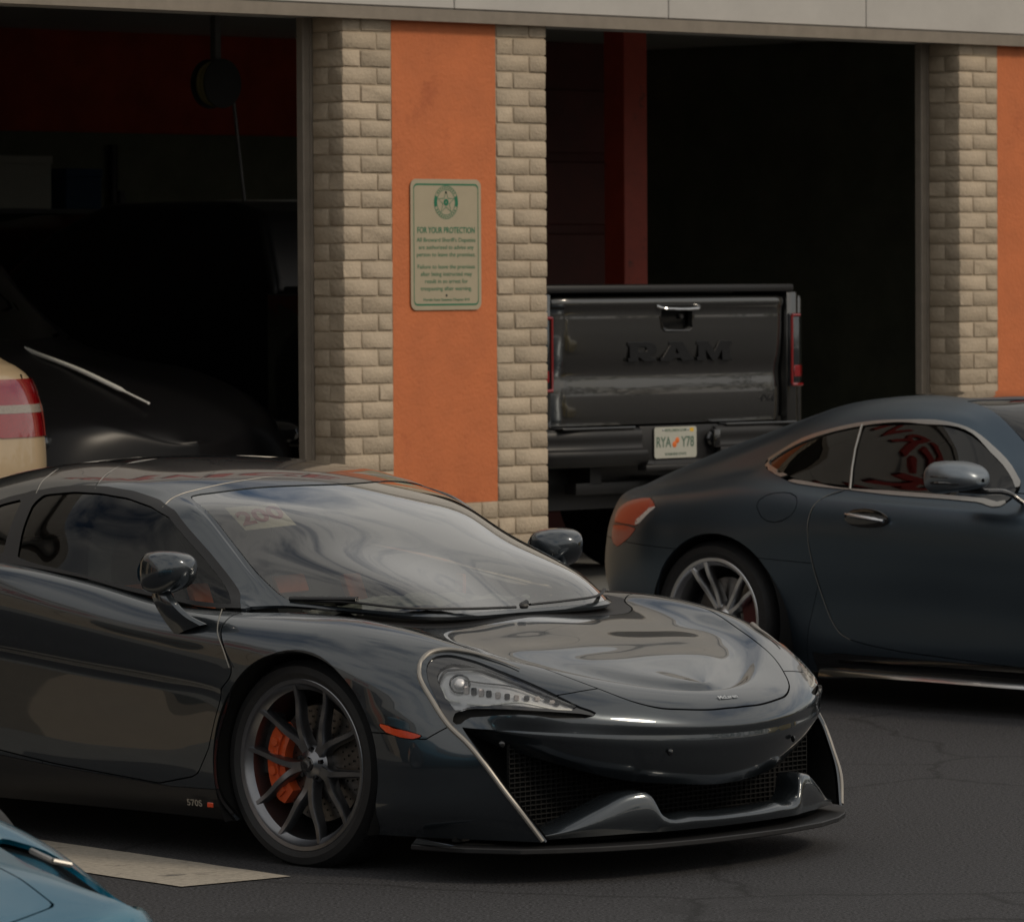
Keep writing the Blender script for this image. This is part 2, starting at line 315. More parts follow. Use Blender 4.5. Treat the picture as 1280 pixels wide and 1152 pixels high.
mat('letter_red',(.42,.03,.02),.5,noise=.05)
mat('dark_wall',(.17,.18,.13),.8,noise=.25,nscale=3)
mat('dark_red_wall',(.50,.07,.03),.8,noise=.25,nscale=3)
mat('lift_red',(.42,.055,.028),.45,noise=.15,nscale=8,dirt=((.05,.02,.015),10,.6))
mat('sign_white',(.43,.37,.26),.45,noise=.05,nscale=9)
mat('sign_green',(.01,.17,.085),.5,noise=.05)
mat('paint_graphite',(.046,.057,.068),.27,metal=.75,coat=1,coat_r=.02,noise=.04,nscale=700)
mat('paint_satin_blue',(.080,.110,.142),.36,metal=.85,noise=.03,nscale=500,rvar=.02,coat=.15,coat_r=.3)
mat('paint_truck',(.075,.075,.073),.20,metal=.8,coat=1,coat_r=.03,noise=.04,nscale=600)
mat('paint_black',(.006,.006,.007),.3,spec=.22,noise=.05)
mat('paint_white',(.44,.33,.20),.35,coat=.6,noise=.02)
mat('ceiling_bounce_white',(.8,.8,.77),.8,noise=.05)
mat('paint_blue',(.002,.17,.27),.26,metal=.85,coat=.45,coat_r=.02,noise=.04,nscale=500)
mat('paint_yellow',(.55,.38,.04),.3,coat=1,noise=.03)
mat('black_plastic',(.012,.012,.013),.45,noise=.1,nscale=60,bump=.2,bscale=400,bdist=.0006)
mat('black_gloss',(.006,.006,.007),.12,coat=1,noise=.05)
mat('void_black',(.003,.003,.003),.9,noise=.1)
mat('rubber',(.016,.016,.017),.62,noise=.2,nscale=40,bump=.25,bscale=200,bdist=.001)
mat('rim_dark',(.24,.245,.26),.30,metal=.95,noise=.05,nscale=30,rvar=.05)
mat('rim_silver',(.66,.67,.69),.28,metal=1,noise=.05)
mat('disc_steel',(.16,.15,.14),.38,metal=1,noise=.2,nscale=40)
mat('caliper_orange',(.60,.085,.018),.35,coat=.6,noise=.06)
mat('caliper_red',(.07,.005,.006),.4,noise=.06)
mat('lens_band',(.28,.24,.20),.2,coat=.6,noise=.25,nscale=120)
mat('mirror_shell',(.24,.27,.30),.35,metal=.8,noise=.03)
mat('glint_grey',(.20,.195,.18),.45,metal=.3,noise=.1)  # grey of the drawn-in shutline highlights
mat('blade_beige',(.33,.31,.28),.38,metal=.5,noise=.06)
mat('deep_red',(.07,.009,.006),.6,noise=.2,nscale=5)
mat('strip_glint_bright',(.8,.8,.76),.55,noise=.05)  # lamp strips; also the painted highlights on the black cars
mat('chrome',(.62,.63,.64),.14,metal=1,noise=.02)
mat('satin_silver',(.40,.39,.37),.32,metal=.9,noise=.04)
mat('marker_red',(.70,.07,.015),.18,coat=1,noise=.12,nscale=120)
mat('lamp_red',(.24,.003,.006),.12,coat=1,noise=.2,nscale=90)
mat('lamp_orange',(.34,.040,.024),.3,coat=.35,noise=.1,nscale=90)
mat('lamp_clear',(.55,.50,.48),.14,coat=1,noise=.1,nscale=150)
mat('lamp_dark',(.03,.035,.04),.2,metal=.6,coat=1,noise=.2,nscale=70)
mat('lamp_silver',(.72,.72,.73),.4,metal=.3,noise=.04,nscale=40)
mat('orange_leather',(.80,.16,.03),.55,noise=.1,nscale=50,bump=.3,bscale=300,bdist=.001)
mat('dark_leather',(.02,.02,.02),.55,noise=.1,nscale=50,bump=.3,bscale=300,bdist=.001)
mat('dash_dark',(.03,.03,.032),.6,noise=.15,nscale=30,bump=.2,bscale=300,bdist=.001)
mat('film_plastic',(.42,.41,.38),.28,noise=.25,nscale=18,bump=.9,bscale=14,bdist=.02)
mat('card_cream',(.85,.74,.56),.7,noise=.05)
mat('print_red',(.50,.07,.05),.6,noise=.05)
mat('print_dark',(.03,.05,.04),.6,noise=.05)
mat('plate_white',(.46,.46,.40),.4,noise=.04)
mat('plate_green',(.10,.16,.12),.5,noise=.05)
mat('plate_orange',(.75,.17,.03),.5,noise=.05)
mat('plate_yellow',(.75,.45,.03),.5,noise=.05)
mat('foliage',(.045,.07,.03),.8,noise=.5,nscale=1.5)
mat('bark',(.08,.06,.045),.9,noise=.3,nscale=12)
mat('hose_yellow',(.30,.26,.10),.5,noise=.1)
mat('grey_metal',(.12,.12,.12),.5,metal=.6,noise=.1)
glass('windscreen_glass',(.55,.58,.55),2.7)
glass('side_glass',(.42,.46,.44),.75)
glass('dark_glass',(.05,.055,.06),1.25)
glass('lamp_glass',(.92,.93,.93),1.6)
glass('blue_glass',(.10,.22,.34),1.2)
# ---------------------------------------------------------------- shape helpers (all return Msh)
def box(x0,x1,y0,y1,z0,z1,bev=0.,seg=2):
    if bev<=0:
        v=[(x,y,z) for x in (x0,x1) for y in (y0,y1) for z in (z0,z1)]
        return Msh(v,[(0,1,3,2),(4,6,7,5),(0,4,5,1),(2,3,7,6),(0,2,6,4),(1,5,7,3)])
    bm=bmesh.new(); bmesh.ops.create_cube(bm,size=1)
    for v in bm.verts: v.co=Vector(((x0+x1)/2+v.co.x*(x1-x0),(y0+y1)/2+v.co.y*(y1-y0),(z0+z1)/2+v.co.z*(z1-z0)))
    bmesh.ops.bevel(bm,geom=bm.edges[:],offset=bev,segments=seg,affect='EDGES',profile=.5)
    m=Msh([tuple(v.co) for v in bm.verts],[]); bm.verts.index_update(); m.f=[tuple(v.index for v in f.verts) for f in bm.faces]; bm.free(); return m
def prism(poly,axis,a,b,bev=0.,seg=2):
    """2-D outline extruded along axis ('x','y','z') from a to b, optional bevel"""
    bm=bmesh.new(); put={'x':lambda p,t:(t,p[0],p[1]),'y':lambda p,t:(p[0],t,p[1]),'z':lambda p,t:(p[0],p[1],t)}[axis]
    A=[bm.verts.new(put(p,a)) for p in poly]; B=[bm.verts.new(put(p,b)) for p in poly]
    bm.faces.new(A); bm.faces.new(B[::-1]); n=len(poly)
    for i in range(n): bm.faces.new((A[i],B[i],B[(i+1)%n],A[(i+1)%n]))
    bmesh.ops.recalc_face_normals(bm,faces=bm.faces[:])
    if bev: bmesh.ops.bevel(bm,geom=bm.edges[:],offset=bev,segments=seg,affect='EDGES',profile=.5)
    bm.verts.index_update(); m=Msh([tuple(v.co) for v in bm.verts],[tuple(v.index for v in f.verts) for f in bm.faces]); bm.free(); return m
def tube(path,r,n=8,flat=1.,closed=False,caps=True,up=(0,0,1)):
    P=np.array(path,float); m=len(P); R=np.broadcast_to(np.array(r,float),(m,)) ; v=[];f=[]
    for i in range(m):
        a=P[(i-1)%m] if (closed or i>0) else P[0]; b=P[(i+1)%m] if (closed or i<m-1) else P[-1]
        t=b-a; t/=np.linalg.norm(t)+1e-12; u=np.array(up,float); 
        if abs(u@t)>.95: u=np.array([1.,0,0]) if abs(t[0])<.9 else np.array([0,1.,0])
        s=np.cross(t,u); s/=np.linalg.norm(s); w=np.cross(s,t)
        for k in range(n):
            an=2*PI*k/n; v.append(P[i]+R[i]*(math.cos(an)*s+math.sin(an)*w*flat))
    for i in range(m if closed else m-1):
        j=(i+1)%m
        for k in range(n): f.append((i*n+k,i*n+(k+1)%n,j*n+(k+1)%n,j*n+k))
    if caps and not closed: f+= [tuple(range(n-1,-1,-1)),tuple((m-1)*n+k for k in range(n))]
    return Msh(v,f)
def lathe(prof,n=64,axis='y',a0=0,a1=2*PI):
    """profile of (radius, position along the axis)"""
    full=abs(a1-a0-2*PI)<1e-6; c=n if full else n+1; v=[];f=[]; m=len(prof)
    for k in range(c):
        a=a0+(a1-a0)*k/n
        for r,t in prof: v.append((r*math.cos(a),t,r*math.sin(a)) if axis=='y' else (r*math.cos(a),r*math.sin(a),t))
    for k in range(n):
        j=(k+1)%c
        for i in range(m-1): f.append((k*m+i,k*m+i+1,j*m+i+1,j*m+i))
    return Msh(v,f)
def xf(m,loc=(0,0,0),rz=0,ry=0,rx=0,sc=(1,1,1)):
    M=Matrix.Translation(loc)@Matrix.Rotation(rz,4,'Z')@Matrix.Rotation(ry,4,'Y')@Matrix.Rotation(rx,4,'X')@Matrix.Diagonal((*sc,1))
    A=np.array(M); return Msh(m.v@A[:3,:3].T+A[:3,3],list(m.f))
def join(*ms):
    r=Msh()
    for m in ms: r.add(m)
    return r
def ellipsoid(c,r,nu=16,nv=10,p=1.):
    v=[];f=[]
    for i in range(nv+1):
        t=-PI/2+PI*i/nv
        for k in range(nu):
            a=2*PI*k/nu; q=lambda x:math.copysign(abs(x)**p,x)
            v.append((c[0]+r[0]*q(math.cos(t))*q(math.cos(a)),c[1]+r[1]*q(math.cos(t))*q(math.sin(a)),c[2]+r[2]*q(math.sin(t))))
    for i in range(nv):
        for k in range(nu): f.append((i*nu+k,i*nu+(k+1)%nu,(i+1)*nu+(k+1)%nu,(i+1)*nu+k))
    return Msh(v,f)
def both(m): return join(m,m.mirror())
# ---------------------------------------------------------------- object helpers
def mesh_of(name,m,material,smooth=True,angle=None):
    me=bpy.data.meshes.new(name); me.from_pydata([tuple(map(float,v)) for v in m.v],[],[tuple(f) for f in m.f]); me.materials.append(MAT[material])
    if smooth:
        me.shade_smooth()
        if angle is not None: me.set_sharp_from_angle(angle=math.radians(angle))
    me.update(); return me
def obj(name,m,material,parent=None,smooth=True,angle=35,label=None,kind=None,weld=None):
    if weld: m=m.weld(weld)
    o=bpy.data.objects.new(name,mesh_of(name,m,material,smooth,angle)); C.objects.link(o)
    if parent: o.parent=parent
    if label: o['label']=label
    if kind: o['kind']=kind
    return o
def thing(name,label,cat,loc=(0,0,0),rz=0,group=None):
    o=bpy.data.objects.new(name,None); C.objects.link(o); o.location=loc; o.rotation_euler=(0,0,rz); o['label']=label; o['category']=cat
    o.empty_display_size=.2
    if group: o['group']=group
    return o
def text_mesh(s,size,extrude=.0006,bevel=0.,align='CENTER',sx=1.,space=1.,bold=0.):
    c=bpy.data.curves.new('txt','FONT'); c.body=s; c.size=size; c.extrude=extrude; c.bevel_depth=bevel; c.align_x=align; c.align_y='CENTER'; c.space_character=space; c.resolution_u=3; c.offset=bold
    o=bpy.data.objects.new('txt',c); C.objects.link(o)
    dg=bpy.context.evaluated_depsgraph_get(); me=bpy.data.meshes.new_from_object(o.evaluated_get(dg))
    m=Msh([tuple(v.co) for v in me.vertices],[tuple(p.vertices) for p in me.polygons]); m.v[:,0]*=sx
    bpy.data.objects.remove(o); bpy.data.curves.remove(c); bpy.data.meshes.remove(me); return m
def onto(m,org,u,v):
    """place a flat XY mesh on a plane: x along u, y along v, z along u x v"""
    u=np.array(u,float);u/=np.linalg.norm(u);v=np.array(v,float);v-=u*(u@v);v/=np.linalg.norm(v);w=np.cross(u,v)
    return Msh(np.array(org)+m.v[:,:1]*u+m.v[:,1:2]*v+m.v[:,2:3]*w,list(m.f))
# ---------------------------------------------------------------- ground
FLOOR=.33; WPHI=math.radians(44.92); WO=(-.4687,24.3201)
def wall_pt(a,q,z=0): return (WO[0]+a*math.cos(WPHI)-q*math.sin(WPHI), WO[1]+a*math.sin(WPHI)+q*math.cos(WPHI), z)
g=Msh([(-400,-400,0),(400,-400,0),(400,400,0),(-400,400,0)],[(0,1,2,3)])
obj('ground',g,'asphalt',kind='structure')
# raised garage floor with its ramp, running the whole length of the building
r=prism([(-1.3,.004),(-.05,FLOOR),(9.0,FLOOR),(9.0,-.2),(-1.3,-.2)],'x',-40,12)
fl=obj('garage_floor',r,'concrete',kind='structure',smooth=False); fl.location=(*WO,0); fl.rotation_euler=(0,0,WPHI)
# white bay line beside the cars
def stripe(p0,p1,w):
    p0=np.array(p0);p1=np.array(p1);d=(p1-p0)/np.linalg.norm(p1-p0); n=np.array((-d[1],d[0])); N=40; v=[];f=[]
    for i in range(N+1):
        c=p0+(p1-p0)*i/N
        for s in (-1,1):
            e=c+n*s*(w/2+random.uniform(-.004,.004)); v.append((e[0],e[1],.004))
    for i in range(N): f.append((2*i,2*i+2,2*i+3,2*i+1))
    return Msh(v,f)
u=np.array((.753,-.94));u/=np.linalg.norm(u); nn=np.array((-u[1],u[0])); c0=np.array((-.892,16.38))-nn*.21
obj('painted_bay_line',stripe(c0-u*4.6,c0+u*.32,.42),'line_paint',kind='structure',smooth=False)
# ---------------------------------------------------------------- garage building
bld=thing('garage_building','single storey garage with white painted brick piers, orange stucco panels and open dark bays','building',(*WO,0),WPHI)
H0=3.06; CH=.0813; CZ=.0634
nb=0; brick_cache={}; fill=Msh()
def brick_mesh(dx,dy,dz,var):
    k=(round(dx,3),round(dy,3),round(dz,3),var)
    if k not in brick_cache:
        m=box(-dx/2,dx/2,-dy/2,dy/2,-dz/2,dz/2,.0048,1)
        rs=np.random.RandomState(var*17+int(dx*1000)); m.v+=rs.uniform(-.0016,.0016,m.v.shape)
        brick_cache[k]=(mesh_of('brick',m,'brick_paint',True,50),m)
    return brick_cache[k]
def brick(a0,a1,q0,q1,z0,z1,part=True):
    global nb
    dx,dy,dz=a1-a0,q1-q0,z1-z0; me,m=brick_mesh(dx,dy,dz,random.randrange(6))
    loc=((a0+a1)/2+random.uniform(-.0015,.0015),(q0+q1)/2+random.uniform(-.002,.0015),(z0+z1)/2+random.uniform(-.001,.001)); rot=random.uniform(-.006,.006)
    if part and nb<300:
        o=bpy.data.objects.new('brick',me); C.objects.link(o); o.parent=bld; o.location=loc; o.rotation_euler=(0,rot,random.uniform(-.006,.006)); nb+=1
    else: fill.add(xf(m,loc,ry=rot))
J=.0065; ZB=CZ+9*CH
def pier(a0,a1,zvis_l,zvis_r,cols='LR',low=True,stub=False):
    """brick pier: two brick columns round a recessed stucco panel, returned into the opening on its left side"""
    A=a0; B=a1; w=.334
    K=int((H0-CZ)/CH)+1
    for k in range(-1,K):
        z0=CZ+k*CH+J/2; z1=min(z0+CH-J,H0-.002)
        if z0<0: z0=.002
        if z1-z0<.02: continue
        odd=(k%2==0)
        vl=z0>zvis_l; vr=z0>zvis_r
        # left column face + reveal
        if odd:   # stretcher shows on the reveal, header on the face
            brick(A,A+.108,0,.208,z0,z1,vl); brick(A+.108+J,A+w-J/2 if z0<ZB-.01 else A+.310-.002,0,.1,z0,z1,vl)
        else:
            brick(A,A+.214,0,.1,z0,z1,vl); brick(A,A+.1,.1+J,.208,z0,z1,vl); brick(A+.214+J,A+w-J/2 if z0<ZB-.01 else A+.310-.002,0,.1,z0,z1,vl)
        if odd:
            brick(B-w,B-w+.216,0,.1,z0,z1,vr); brick(B-w+.216+J,B,0,.2,z0,z1,vr)
        else:
            brick(B-w,B-w+.108,0,.1,z0,z1,vr); brick(B-w+.108+J,B,0,.1,z0,z1,vr); brick(B-.1,B,.1+J,.2,z0,z1,False)
        if z0<ZB-.01:
            x=A+w+J/2; off=.11 if odd else .22
            while x<B-w-J-.03:
                e=min(x+off-J,B-w-J); brick(x,e,0,.1,z0,z1,z0>.6 and x>.25 and vr); x=e+J; off=.22
    core=join(box(A+.008,B-.008,.0068,.30,0,H0))
    obj('pier_core',core,'mortar_paint',bld,smooth=False)
    # stucco panel, slightly recessed, with a trowelled uneven surface
    nx,nz_=24,60; G=np.zeros((nx+1,nz_+1,3)); rs=np.random.RandomState(int(abs(a0)*100))
    b0,b1=A+.312,B-w-.004
    ph=rs.uniform(0,6,8)
    for i in range(nx+1):
        for j in range(nz_+1):
            x=b0+(b1-b0)*i/nx; z=ZB+(H0-ZB)*j/nz_
            q=.0052+.0008*math.sin(3*x+ph[0])*math.sin(2.3*z+ph[1])+.0006*math.sin(11*x+ph[2]+z*3)*math.sin(9*z+ph[3])
            G[i,j]=(x,q,z)
    pm=Msh.from_grid(G); pm.flip() if False else None
    obj('stucco_panel',pm,'stucco_orange',bld)
def jamb(a):
    obj('door_frame',join(box(a-.052,a+.004,.214,.262,FLOOR-.1,H0,.004,1),box(a-.014,a+.002,.2085,.2135,FLOOR-.1,H0)),'frame_paint',bld,smooth=False)
pier(-.422,.908,.85,.6); pier(3.956,3.956+1.33,1.35,9)
jamb(-.422); jamb(3.956)
if len(fill.f): 
    obj('brick_fill',fill,'brick_paint',bld,kind='stuff',angle=50)
# piers further along the facade, seen only in reflections
for a0 in (-7.2,-11.58,-15.96,-20.3,-24.7,-29.1,-33.5,8.33):
    obj('far_pier',join(box(a0,a0+.33,0,.3,0,H0),box(a0+1.0,a0+1.33,0,.3,0,H0),box(a0+.33,a0+1.0,.01,.3,0,.8)),'brick_paint',bld,smooth=False)
    obj('far_panel',box(a0+.332,a0+.998,.02,.29,.802,H0),'brick_paint' if a0 in (-7.2,-11.58) else 'stucco_orange',bld,smooth=False)
obj('lintel',join(box(-36,11,-.035,.32,H0,4.75),box(-36,11,-.12,-.0365,4.55,4.75)),'fascia_white',bld,smooth=False)
for k in range(-24,8):
    obj('fascia_panel',box(k*1.46+.25,k*1.46+1.704,-.052,-.0365,H0+.052,4.54,.003,1),'fascia_white',bld,smooth=False)
obj('drip_edge',join(box(-36,11,-.060,-.0366,H0-.012,H0+.045)),'frame_paint',bld,smooth=False)
obj('ceiling',box(-35.7,10.7,.33,8.95,3.50,3.545),'ceiling_bounce_white',bld,smooth=False)  # unseen white ceiling added to bounce daylight into the bays
obj('roof',box(-36,11,.32,9.3,3.55,3.75),'dark_wall',bld,smooth=False)
obj('rear_wall',join(box(-36,11,9.0,9.25,0,2.83),),'dark_wall',bld,smooth=False)
obj('rear_wall_upper',box(-36,11,8.99,9.24,2.832,3.55),'dark_red_wall',bld,smooth=False)
for x in (10.75,-36): obj('end_wall',box(x,x+.25,.32,9.0,0,3.55),'dark_wall',bld,smooth=False)
for a in (-18,-9.5,-1.6,6.5):
    t=text_mesh('SERVICE',.78,.02,0,sx=1.25,bold=.012); m=onto(t,(a,-.075,3.78),(1,0,0),(0,0,1))
    obj('fascia_lettering',m,'letter_red',bld,smooth=False)
# ceiling joist strips and a wall conduit inside the left bay
obj('conduit',join(tube([(5.85,8.95,.4),(5.85,8.95,2.75)],.03),tube([(4.75,8.93,.4),(4.75,8.93,3.5)],.045)),'black_plastic',bld)
# lift post
lp=thing('vehicle_lift','dark red steel lift post standing behind the pickup in the middle bay','vehicle lift',wall_pt(4.58,3.0,FLOOR),WPHI)
obj('post',prism([(-.095,-.08),(.095,-.08),(.095,.08),(.06,.08),(.06,-.04),(-.06,-.04),(-.06,.08),(-.095,.08)],'z',.02,3.1,.004,1),'lift_red',lp,smooth=False)
obj('base_plate',box(-.3,.3,-.25,.25,0,.02),'lift_red',lp,smooth=False)
obj('carriage',box(-.12,.12,-.18,-.085,.5,.95,.01),'lift_red',lp)
lc=thing('tool_cabinet','tall dark red tool cabinet in the middle bay, left of the lift post','cabinet',wall_pt(5.05,4.2,FLOOR),WPHI)
obj('cabinet_body',box(-.42,.42,-.3,.3,.05,2.9,.01),'deep_red',lc)
for k in range(6): obj('drawer',box(-.39,.39,-.318,-.302,.15+k*.42,.52+k*.42,.008,1),'deep_red',lc)
# hose reel high on a bracket in the left bay
hr=thing('hose_reel','black hose reel with pale yellow coil hanging high in the left bay','hose reel',wall_pt(1.47,3.0,2.88),WPHI)
obj('drum',lathe([(0,-.06),(.03,-.062),(.10,-.057),(.13,-.055),(.13,-.045),(.09,-.04),(.09,.04),(.13,.045),(.13,.055),(0,.06)],40),'rubber',hr)
obj('hose',join(*[lathe([(.10+.018*math.cos(t),y+.018*math.sin(t)) for t in np.linspace(0,2*PI,9)],32) for y in (-.02,.02)]),'hose_yellow',hr)
obj('bracket',join(box(-.02,.02,-.02,.02,0,.66),tube([(.08,-.05,-.10),(.14,-.06,-.6),(.16,-.06,-1.3)],.010)),'grey_metal',hr)
# ---------------------------------------------------------------- notice sign on the orange panel
sg=thing('notice_sign','cream metal notice with green border and FOR YOUR PROTECTION text on the orange panel','sign',(*wall_pt(.0,-.004,2.315)[:2],2.315-.305),WPHI)
def rrect(w,h,r,n=6):
    P=[]
    for cx,cz,a in ((w/2-r,h/2-r,0),(-w/2+r,h/2-r,PI/2),(-w/2+r,-h/2+r,PI),(w/2-r,-h/2+r,3*PI/2)):
        for k in range(n+1): P.append((cx+r*math.cos(a+k*PI/2/n),cz+r*math.sin(a+k*PI/2/n)))
    return P
def ring(outer,inner,axis_y):
    n=len(outer); v=[(p[0],axis_y,p[1]) for p in outer]+[(p[0],axis_y,p[1]) for p in inner]
    return Msh(v,[(i,(i+1)%n,n+(i+1)%n,n+i) for i in range(n)])
def sh(P,dx,dz): return [(p[0]+dx,p[1]+dz) for p in P]
SW,SH=.460,.612; cx=SW/2
obj('plate',prism(sh(rrect(SW,SH,.035),cx,0),'y',0,.003),'sign_white',sg,smooth=False)
obj('border',ring(sh(rrect(SW-.036,SH-.042,.024),cx,0),sh(rrect(SW-.044,SH-.058,.02),cx,0),-.0008),'sign_green',sg,smooth=False)
def stext(s,size,z,sx=1.,bold=0.,sp=1.): return onto(text_mesh(s,size,.0003,sx=sx,bold=bold,space=sp),(cx,-.0008,z),(1,0,0),(0,0,1))
def fit(s,w,h,z,bold=0.):
    m=text_mesh(s,h,.0003,bold=bold); ww=m.v[:,0].max()-m.v[:,0].min(); m.v[:,0]*=w/ww; return onto(m,(cx,-.0008,z),(1,0,0),(0,0,1))
obj('heading',fit('FOR YOUR PROTECTION',.375,.040,.066,.0006),'sign_green',sg,smooth=False)
rows=[("All Broward Sheriff's Deputies",.385,.018),("are authorized to advise any",.36,-.036+.018),("person to leave the premises.",.385,-.053),("Failure to leave the premises",.375,-.108+.006+.0),("after being instructed may",.335,-.156+.018),("result in an arrest for",.28,-.189+.018-.003),("trespassing after warning.",.335,-.206-.002)]
zs=[.021,-.013,-.047,-.104,-.138,-.172,-.206]
for (s,w,_),z in zip(rows,zs): obj('text_line',fit(s,w,.028,z,.0),'sign_green',sg,smooth=False)
obj('text_line',fit('Florida State Statutes Chapter 810',.30,.018,-.258),'sign_green',sg,smooth=False)
ecz=.198
circ=lambda r,n=48:[(cx+r*math.cos(2*PI*k/n),ecz+r*1.0*math.sin(2*PI*k/n)) for k in range(n)]
def arc(r0,r1,a0,a1,n=10):
    v=[];f=[]
    for k in range(n+1):
        a=a0+(a1-a0)*k/n
        for r in (r0,r1): v.append((cx+r*math.cos(a),-.001,ecz+r*math.sin(a)))
    return Msh(v,[(2*k,2*k+2,2*k+3,2*k+1) for k in range(n)])
em=join(ring(circ(.0785),circ(.0755),-.0008),ring(circ(.061),circ(.058),-.0008),arc(.061,.0755,-.3,.42),arc(.061,.0755,PI-.42,PI+.3))
em.add(join(*[arc(.064,.073,a,a+.09,2) for a in np.arange(.62,2.5,.2)])).add(join(*[arc(.064,.073,a+PI,a+PI+.09,2) for a in np.arange(.5,2.6,.2)]))
st=[(cx+(.058 if k%2==0 else .024)*math.sin(k*PI/5),ecz+(.058 if k%2==0 else .024)*math.cos(k*PI/5)) for k in range(10)]
st2=[(cx+(.052 if k%2==0 else .020)*math.sin(k*PI/5),ecz+(.052 if k%2==0 else .020)*math.cos(k*PI/5)) for k in range(10)]
em.add(ring(st,st2,-.0012)).add(ring([(cx+.016*math.cos(t),ecz+.016*math.sin(t)) for t in np.linspace(0,2*PI,20,endpoint=False)],[(cx+.004*math.cos(t),ecz+.004*math.sin(t)) for t in np.linspace(0,2*PI,20,endpoint=False)],-.0016))
obj('star_badge',em,'sign_green',sg,smooth=False)
for z in (.245,-.238): obj('rivet',xf(lathe([(0,-.003),(.004,-.0025),(.006,0)],12),(cx,-.001,z)),'print_dark',sg)
# ---------------------------------------------------------------- wheels
def tyre(R,rr,w,lugs=60):
    """axis along y, outer face towards -y; R outer radius, rr rim radius, w width"""
    h=w/2
    prof=[(rr-.004,-h*.80),(rr+.004,-h*.92),(rr+(R-rr)*.35,-h*1.0),(rr+(R-rr)*.7,-h*.97),(R-.012,-h*.86),(R-.002,-h*.72),
          (R,-h*.56),(R,-h*.50),(R-.007,-h*.495),(R-.007,-h*.44),(R,-h*.435),(R,-h*.12),(R-.007,-h*.115),(R-.007,-h*.04),(R,-h*.035),(R,h*.04),(R-.007,h*.045),(R-.007,h*.12),(R,h*.125),(R,h*.5),(R-.007,h*.505),(R-.007,h*.56),(R,h*.565),(R-.004,h*.75),(R-.03,h*.95),(rr,h*.9)]
    m=lathe(prof,96)
    # shoulder grooves as small dark slots cut into relief
    g=Msh()
    for k in range(lugs):
        a=2*PI*k/lugs; b=box(-.003,.003,-h*.74,-h*.58,R-.02,R+.0003); b=xf(b,ry=a); g.add(b)
    return m,g
def spoke_path(P,w0,w1,t0,t1,n=4):
    """tapered spoke with a rounded-trapezoid section along 3-D path P (wheel plane x,z; y depth, outer = -y)"""
    P=spl(P,n); m=len(P); v=[];f=[]
    for i in range(m):
        a=P[max(i-1,0)];b=P[min(i+1,m-1)]; t=b-a; t[1]=0; t/=np.linalg.norm(t)+1e-9; s=np.array([-t[2],0,t[0]]); k=i/(m-1); w=w0+(w1-w0)*k; th=t0+(t1-t0)*k
        for q,d in ((-1,th),(-1,.25*th),(-.62,0),(.62,0),(1,.25*th),(1,th)): v.append(P[i]+s*q*w/2+np.array([0,d,0]))
    for i in range(m-1):
        for k in range(6): f.append((i*6+k,(i+1)*6+k,(i+1)*6+(k+1)%6,i*6+(k+1)%6))
    f+=[(0,1,2,3,4,5),tuple((m-1)*6+k for k in (5,4,3,2,1,0))]
    return Msh(v,f)
def rim_shell(rr,w,lip=.012):
    h=w/2
    return lathe([(rr+.006,-h*.86),(rr+.007,-h*.90),(rr+.001,-h*.93),(rr-lip,-h*.90),(rr-lip-.004,-h*.82),(rr-lip-.02,-h*.7),(rr-lip-.026,-h*.2),(rr-lip-.034,h*.3),(rr-lip-.02,h*.8),(rr,h*.85)],96)
